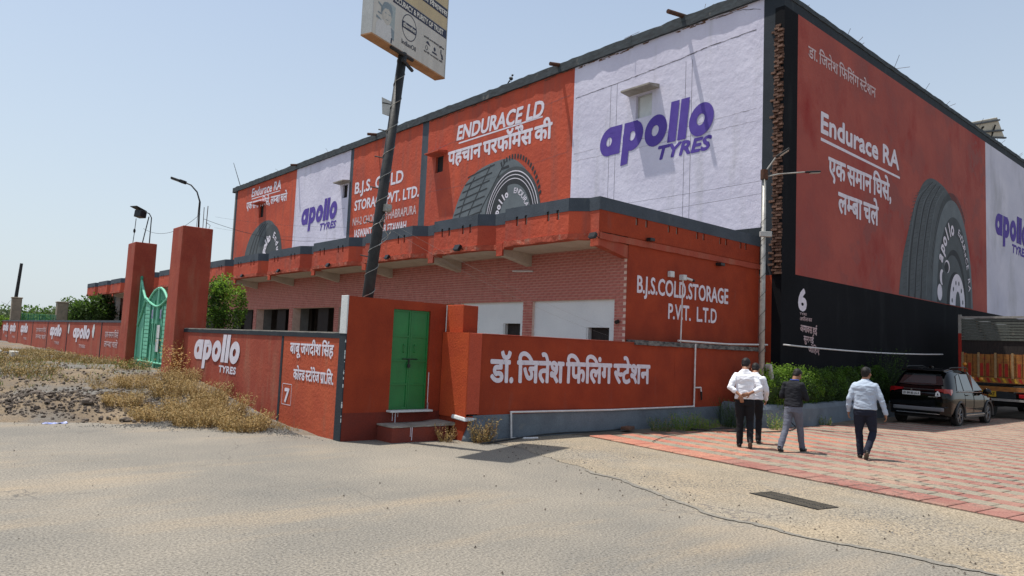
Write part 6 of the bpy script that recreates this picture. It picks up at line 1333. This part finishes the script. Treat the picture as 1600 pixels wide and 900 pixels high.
b = MB(); b.box(TX+.1, 7.55, .95, TX+TLn+1.6, 7.7, 1.2); b.box(TX+.1, 8.35, .95, TX+TLn+1.6, 8.5, 1.2); b.build('chassis_rail', STEELD, trk)
for (x, ys) in ((TX+1.5, (7.0, 7.3, 8.65, 8.95)), (TX+7.0, (7.0, 8.95))):
    for y in ys:
        b = MB(); b.rings([[(x+r*math.cos(2*PI*k/24), yy_, .5+r*math.sin(2*PI*k/24)) for k in range(24)] for yy_, r in ((y-.13, .44), (y-.11, .5), (y+.11, .5), (y+.13, .44), (y+.12, .27), (y+.05, .25))]); wt = b.build('wheel', RUBB, trk, fixn=True)
        b = MB(); b.tube([(x, y-.14, .5), (x, y+.02, .5)], [.12, .25], 14); b.build('rim', RUST, wt)
b = MB(); b.tube([(TX+1.5, 7.1, .5), (TX+1.5, 8.9, .5)], .09, 8); b.build('rear_axle', STEELD, trk)
b = MB(); b.rings([[(x, y, z) for y, z in ((7.0, .7), (9.05, .7), (9.05, zt*.62+.3), (8.9, zt), (7.15, zt), (7.0, zt*.62+.3))] for x, zt in ((TX+TLn+.1, 2.7), (TX+TLn+1.4, 2.75), (TX+TLn+1.75, 2.5), (TX+TLn+2.0, 1.5))]); b.build('cab', REDP, trk, fixn=True, bevel=.05)
for y in (6.985, 9.055): b = MB(); b.box(TX+TLn+.5, y, 1.75, TX+TLn+1.3, y+.01, 2.35); b.build('cab_window', GLASSD, trk)
b = MB(); b.add([(TX+TLn+1.70, 7.15, 2.45), (TX+TLn+1.70, 8.9, 2.45), (TX+TLn+1.93, 8.95, 1.75), (TX+TLn+1.93, 7.1, 1.75)], [(0, 1, 2, 3)]); b.v = [(p[0]+.05, p[1], p[2]) for p in b.v]; b.build('windscreen', GLASSD, trk)
# ------------------------------------------------------------------ people
def union(mb, name, m, parent, voxel, smooth=2, dec=None):
    o = mb.build(name, m, parent, fixn=False)
    md = o.modifiers.new('r', 'REMESH'); md.mode = 'VOXEL'; md.voxel_size = voxel; md.use_smooth_shade = True
    if smooth: s = o.modifiers.new('s', 'SMOOTH'); s.iterations = smooth; s.factor = .5
    if dec: d = o.modifiers.new('d', 'DECIMATE'); d.ratio = dec
    bake(o)
    for p in o.data.polygons: p.use_smooth = True
    return o
def limb(mb, pts, rs, n=12):
    """closed tapered chain with round ends"""
    P = [Vector(p) for p in pts]; Q = []; R_ = []
    for i in range(len(P)-1):
        for k in range(4): Q.append(P[i].lerp(P[i+1], k/4)); R_.append(lerp(rs[i], rs[i+1], k/4))
    Q.append(P[-1]); R_.append(rs[-1]); mb.tube(Q, R_, n); mb.ell(P[0], (rs[0],)*3, 10, 8); mb.ell(P[-1], (rs[-1],)*3, 10, 8)
    for i in range(1, len(P)-1): mb.ell(P[i], (rs[i]*1.0,)*3, 10, 8)
def stack(mb, secs, n=20):
    """torso from sections (cx, cy, z, rx, ry)"""
    mb.rings([[Vector((cx+rx*math.copysign(abs(math.cos(t))**.85, math.cos(t)), cy+ry*math.copysign(abs(math.sin(t))**.9, math.sin(t)), z)) for t in [2*PI*k/n for k in range(n)]] for cx, cy, z, rx, ry in secs])
def hand(mb, wr, dirv, palmn, sgn, curl=.35, s=1.0):
    """palm with five separate fingers; dirv points towards the fingertips, palmn is the palm normal"""
    wr = Vector(wr); d = Vector(dirv).normalized(); n = Vector(palmn); n = (n-d*n.dot(d)).normalized(); a = d.cross(n)*sgn
    rot = Matrix((tuple(a), tuple(d), tuple(n))).transposed()
    mb.ell(wr+d*.048*s, (.040*s, .052*s, .016*s), 12, 8, rot); mb.tube([wr-d*.02, wr+d*.03*s], [.026*s, .03*s], 10)
    for i, (off, L) in enumerate(((-.029, .062), (-.010, .074), (.010, .078), (.028, .070))):
        p0 = wr+d*.088*s+a*off*s; c1 = curl*(.8+.12*i); d1 = (d*math.cos(c1)+n*math.sin(c1)); d2 = (d*math.cos(c1*2.1)+n*math.sin(c1*2.1)); d3 = (d*math.cos(c1*2.8)+n*math.sin(c1*2.8))
        p1 = p0+d1*L*.45*s; p2 = p1+d2*L*.32*s; p3 = p2+d3*L*.22*s; mb.tube([p0-d*.02*s, p0, p1, p2, p3], [.0095*s, .0095*s, .009*s, .008*s, .006*s], 7)
    t0 = wr+d*.02*s+a*.03*s; t1 = t0+(a*.6+d*.6+n*.3).normalized()*.04*s; t2 = t1+(a*.2+d*.9+n*.35).normalized()*.03*s; mb.tube([t0, t1, t2], [.013*s, .011*s, .008*s], 7)
def person(label, loc, az, H, P, shirt, trousers, sleeve='long', heavy=1.0, group=None, lanyard=False):
    """az: facing azimuth in degrees from +Y towards +X. P: joint positions for a 1.7 m figure, x right, y forward"""
    k = H/1.70; t = thing('person', label, 'man', (0, 0, 0), group)
    V = lambda p: Vector(p)*k
    ch, hp, nk, hd = V(P['chest']), V(P['hip']), V(P['neck']), V(P['head'])
    # ---- skin
    b = MB(); hr_ = .092*k; tilt = P.get('headtilt', 0); yawh = P.get('headyaw', 0)
    hrot = Matrix.Rotation(-yawh, 3, 'Z') @ Matrix.Rotation(-tilt, 3, 'X')
    hv = lambda x, y, z: hd+hrot@(Vector((x, y, z))*k)
    b.ell(hv(0, -.008, .025), (.074*k, .092*k, .092*k), 16, 12, hrot); b.ell(hv(0, .028, -.045), (.058*k, .062*k, .070*k), 14, 10, hrot); b.ell(hv(0, .050, -.088), (.030*k, .028*k, .024*k), 10, 8, hrot)
    b.tube([hv(0, .086, .01), hv(0, .108, -.028), hv(0, .09, -.04)], [.010*k, .016*k, .012*k], 8)
    for s in (-1, 1): b.ell(hv(s*.076, -.004, -.01), (.012*k, .02*k, .032*k), 8, 8, hrot); b.ell(hv(s*.04, .075, -.02), (.022*k, .02*k, .02*k), 8, 6)
    b.ell(hv(0, .088, -.062), (.024*k, .012*k, .009*k), 8, 6, hrot)
    limb(b, [hv(0, -.02, -.06), nk, ch+Vector((0, 0, .10*k))], [.058*k, .056*k, .07*k])
    stack(b, [(hp.x, hp.y, hp.z-.06*k, .12*k, .085*k), (lerp(hp.x, ch.x, .5), lerp(hp.y, ch.y, .5), lerp(hp.z, ch.z, .5), .11*k, .075*k), (ch.x, ch.y, ch.z, .14*k, .085*k), (nk.x, nk.y, nk.z-.04*k, .06*k, .05*k)])
    for s, S in ((-1, 'L'), (1, 'R')):
        sh, el, wr = V(P['sh'+S]), V(P['el'+S]), V(P['wr'+S]); limb(b, [ch+Vector((s*.05*k, 0, .05*k)), sh, el, wr], [.05*k, .045*k, .034*k, .024*k])
        hand(b, wr, P['hd'+S], P['hn'+S], s*P.get('flip', 1), P.get('curl', .35), k)
        kn, an = V(P['kn'+S]), V(P['an'+S]); limb(b, [hp+Vector((s*.08*k, 0, -.03*k)), kn, an], [.06*k, .045*k, .032*k])
        fd = Vector(P['ft'+S]).normalized(); b.ell(an+fd*.06*k+Vector((0, 0, -.03*k)), (.03*k, .05*k, .02*k), 8, 6)
    body = union(b, 'body', SKIN, t, .0062, 1, .35)
    eb = MB(); 
    for s in (-1, 1): eb.ell(hv(s*.032, .079, .004), (.012*k, .008*k, .007*k), 8, 6)
    eb.build('eyes', BLKP, body, smooth=True)
    # ---- hair
    b = MB(); b.ell(hv(0, -.016, .036), (.083*k, .098*k, .095*k), 18, 12, hrot); b.ell(hv(0, -.05, -.005), (.072*k, .055*k, .072*k), 14, 10, hrot)
    b.ell(hv(0, .045, .085), (.062*k, .045*k, .032*k), 12, 8, hrot)
    b.v = [tuple(Vector(p)*(1)+.006*Vector((mnoise.noise(Vector(p)*40), mnoise.noise(Vector(p)*40+Vector((5, 0, 0))), mnoise.noise(Vector(p)*40+Vector((9, 0, 0)))))) for p in b.v]
    union(b, 'hair', HAIR, body, .008, 1)
    # ---- shirt
    b = MB(); wv = .178*heavy*k; dv = .120*heavy*k
    hem = hp.z-.015*k; secs = []
    for f, rx, ry, dy in ((0, 1.0, 1.10, -.006), (.12, .99, 1.07, -.006), (.35, .95, 1.0, 0), (.62, 1.0, 1.0, .0), (.80, 1.04, .98, -.004), (.90, 1.04, .88, -.006), (.97, .92, .72, -.008), (1.04, .66, .60, -.008), (1.10, .44, .52, -.006)):
        z = lerp(hem, ch.z+.12*k, f); secs.append((lerp(hp.x, ch.x, min(1, f)), lerp(hp.y, ch.y, min(1, f))+dy*k, z, wv*rx, dv*ry))
    secs.append((nk.x, nk.y-.004*k, nk.z+.005*k, .066*k, .066*k)); stack(b, secs, 28)
    for s, S in ((-1, 'L'), (1, 'R')):
        sh, el, wr = V(P['sh'+S]), V(P['el'+S]), V(P['wr'+S]); end = wr if sleeve == 'long' else el.lerp(wr, .45)
        limb(b, [ch+Vector((s*.08*k, 0, .045*k)), sh, sh.lerp(el, .5), el, el.lerp(end, .5), end], [.066*k, .064*k*heavy**.5, .060*k*heavy**.5, .052*k, .049*k, .041*k if sleeve == 'long' else .046*k], 14)
    b.tube([nk+Vector((0, -.002, -.02*k)), nk+Vector((0, 0, .022*k))], [.074*k, .067*k], 16)
    # folds
    o = union(b, 'shirt', shirt, t, .0095, 2)
    for v in o.data.vertices:
        p = v.co; q = Vector((p.x*7, p.y*7, p.z*13)); amp = .010*k*mnoise.noise(q)+.006*k*mnoise.noise(q*2.3); v.co = p+v.normal*amp
    # ---- trousers
    b = MB(); stack(b, [(hp.x, hp.y, hp.z+.04*k, .152*heavy*k, .112*heavy*k), (hp.x, hp.y-.004, hp.z-.06*k, .172*heavy*k, .128*heavy*k), (hp.x, hp.y-.004, hp.z-.13*k, .165*heavy*k, .118*heavy*k)], 22)
    for s, S in ((-1, 'L'), (1, 'R')):
        kn, an = V(P['kn'+S]), V(P['an'+S]); th = hp+Vector((s*.085*k, -.005*k, -.10*k))
        limb(b, [th, th.lerp(kn, .5), kn, kn.lerp(an, .5), an+(kn-an).normalized()*.0+Vector((0, 0, -.0*k))], [.098*heavy*k, .086*heavy**.7*k, .068*k, .064*k, .060*k], 14)
    o = union(b, 'trousers', trousers, t, .0095, 2)
    for v in o.data.vertices:
        p = v.co; q = Vector((p.x*6, p.y*6, p.z*11)); v.co = p+v.normal*(.009*k*mnoise.noise(q)+.005*k*mnoise.noise(q*2.5+Vector((3, 0, 0))))
    b = MB(); b.rings([[Vector((hp.x+r1*.157*heavy*k*math.cos(a), hp.y+r1*.118*heavy*k*math.sin(a), hp.z+z*k)) for a in [2*PI*i/24 for i in range(24)]] for z, r1 in ((.0, 1.0), (.0, 1.05), (.03, 1.05), (.03, 1.0))], cap=False); b.build('belt', BLKP, t)
    # ---- shoes
    for s, S in ((-1, 'L'), (1, 'R')):
        an = V(P['an'+S]); fd = Vector(P['ft'+S]).normalized(); up = Vector(P.get('up'+S, (0, 0, 1))); up = (up-fd*up.dot(fd)).normalized(); rt = Matrix((tuple(fd.cross(up)), tuple(fd), tuple(up))).transposed()
        b = MB(); A = lambda x, y, z: an+rt@(Vector((x, y, z))*k)
        b.ell(A(0, -.02, -.045), (.040*k, .055*k, .042*k), 12, 8, rt); b.ell(A(0, .07, -.055), (.044*k, .085*k, .030*k), 12, 8, rt); b.ell(A(0, .13, -.058), (.040*k, .055*k, .024*k), 12, 8, rt); b.tube([A(0, -.01, -.03), A(0, -.01, .03)], [.045*k, .048*k], 12)
        shn = union(b, 'shoe', SHOE, t, .007, 1)
        b = MB(); pts = [(.030*math.cos(a)*(1.25 if math.sin(a) > 0 else 1), (.115 if math.sin(a) > 0 else .07)*math.sin(a)+(.065 if math.sin(a) > 0 else 0.0)) for a in [2*PI*i/20 for i in range(20)]]
        b.prism([(x, y) for x, y in pts], lambda x, y, h: tuple(A(x, y, -.088+h)), 0, .014); b.build('sole', SOLE, shn, fixn=True)
    if lanyard:
        b = MB(); c = nk+Vector((0, 0, .0)); pts = [c+Vector((.080*k*math.cos(a), .082*k*math.sin(a)-.002, .012*k-(.05*k*max(0, math.sin(a)))) ) for a in [PI*.0+2*PI*i/24 for i in range(25)]]; b.tube(pts, .009*k, 6); b.build('lanyard', mat('blue_lanyard', (.05, .10, .45), None, fine=0, bump=0), t)
    t.location = loc; t.rotation_euler.z = -rad(az); return t
BASE = dict(hip=(0, 0, .93), chest=(0, .0, 1.28), neck=(0, .01, 1.455), head=(0, .035, 1.585),
            shL=(-.168, 0, 1.345), shR=(.168, 0, 1.345), elL=(-.225, -.03, 1.10), elR=(.225, -.03, 1.10), wrL=(-.235, .02, .86), wrR=(.235, .02, .86),
            hdL=(0, .12, -1), hdR=(0, .12, -1), hnL=(1, 0, 0), hnR=(-1, 0, 0), knL=(-.09, .02, .50), knR=(.09, .02, .50), anL=(-.09, 0, .09), anR=(.09, 0, .09), ftL=(-.1, 1, 0), ftR=(.1, 1, 0))
def pose(**kw): d = dict(BASE); d.update(kw); return d
# man with his hands clasped behind his back
person('man in a white shirt and black trousers with hands clasped behind his back', (13.04, 7.80, .028), 58, 1.78,
       pose(head=(.01, .10, 1.57), headtilt=.35, headyaw=.35, chest=(0, .02, 1.28), elL=(-.275, -.11, 1.13), elR=(.265, -.10, 1.13), wrL=(-.085, -.185, .985), wrR=(.075, -.190, 1.03), hdL=(.25, -.10, -1), hdR=(-1, -.05, -.35), hnL=(0, 1, 0), hnR=(0, 1, 0), curl=.5,
            knL=(-.085, .03, .50), anL=(-.085, .02, .09), knR=(.095, .03, .50), anR=(.10, -.16, .155), ftR=(.05, 1, -.95), upR=(0, .95, 1)), SHW, TRK, sleeve='roll', heavy=1.06)
person('man in white shirt and black trousers half hidden behind the man with clasped hands', (13.88, 8.08, .028), 66, 1.70,
       pose(head=(.0, .11, 1.55), headtilt=.4, elR=(.24, .0, 1.10), wrR=(.21, .16, .92), elL=(-.23, .0, 1.1), wrL=(-.18, .2, .96), knR=(.09, .05, .50), anR=(.09, -.05, .10), knL=(-.09, .16, .52), anL=(-.09, .16, .09), hdR=(0, .6, -.8), hdL=(.2, .7, -.6)), SHW, TRK)
person('man in black shirt and grey trousers walking right, looking down at his hands', (13.42, 6.98, .028), 84, 1.63,
       pose(head=(.02, .13, 1.55), headtilt=.55, headyaw=.25, chest=(0, .03, 1.27), neck=(0, .05, 1.44), elL=(-.24, -.02, 1.10), elR=(.24, .06, 1.08), wrL=(-.10, .25, 1.10), wrR=(.10, .28, 1.08), hdL=(.6, .8, .2), hdR=(-.4, .9, .2), hnL=(0, 0, 1), hnR=(0, 0, 1), curl=.55,
            knL=(-.10, -.10, .50), anL=(-.14, -.30, .10), ftL=(-.1, 1, -.10), knR=(.08, .14, .50), anR=(.08, .26, .09), ftR=(.1, 1, .03)), SHK, TRG, heavy=1.02, lanyard=True)
ph = MB(); ph.box(-.035, -.07, -.005, .035, .07, .005); o = ph.build('mobile_phone', BLKP, bevel=.004); tag(o, 'dark mobile phone held by the man in the black shirt', 'phone'); o.location = (13.42+.33, 6.98+.02, 1.09); o.rotation_euler = (.6, 0, -rad(84))
person('heavily built man in a pale blue shirt and navy trousers in mid step', (13.93, 5.84, .028), 66, 1.70,
       pose(head=(.02, .04, 1.58), headyaw=.5, elL=(-.265, -.03, 1.09), wrL=(-.275, .05, .87), elR=(.275, -.04, 1.10), wrR=(.345, -.02, .86), hdL=(-.05, .15, -1), hdR=(.1, .0, -1),
            knL=(-.10, .05, .50), anL=(-.075, .05, .09), knR=(.14, .02, .50), anR=(.03, -.17, .16), ftR=(-.15, 1, -1.0), upR=(0, 1, 1)), SHB, TRN, heavy=1.16)
# ------------------------------------------------------------------ naming of repeats
for o in [o for o in COL.objects if o.get('group') == 'background trees beyond the far wall']:
    pass
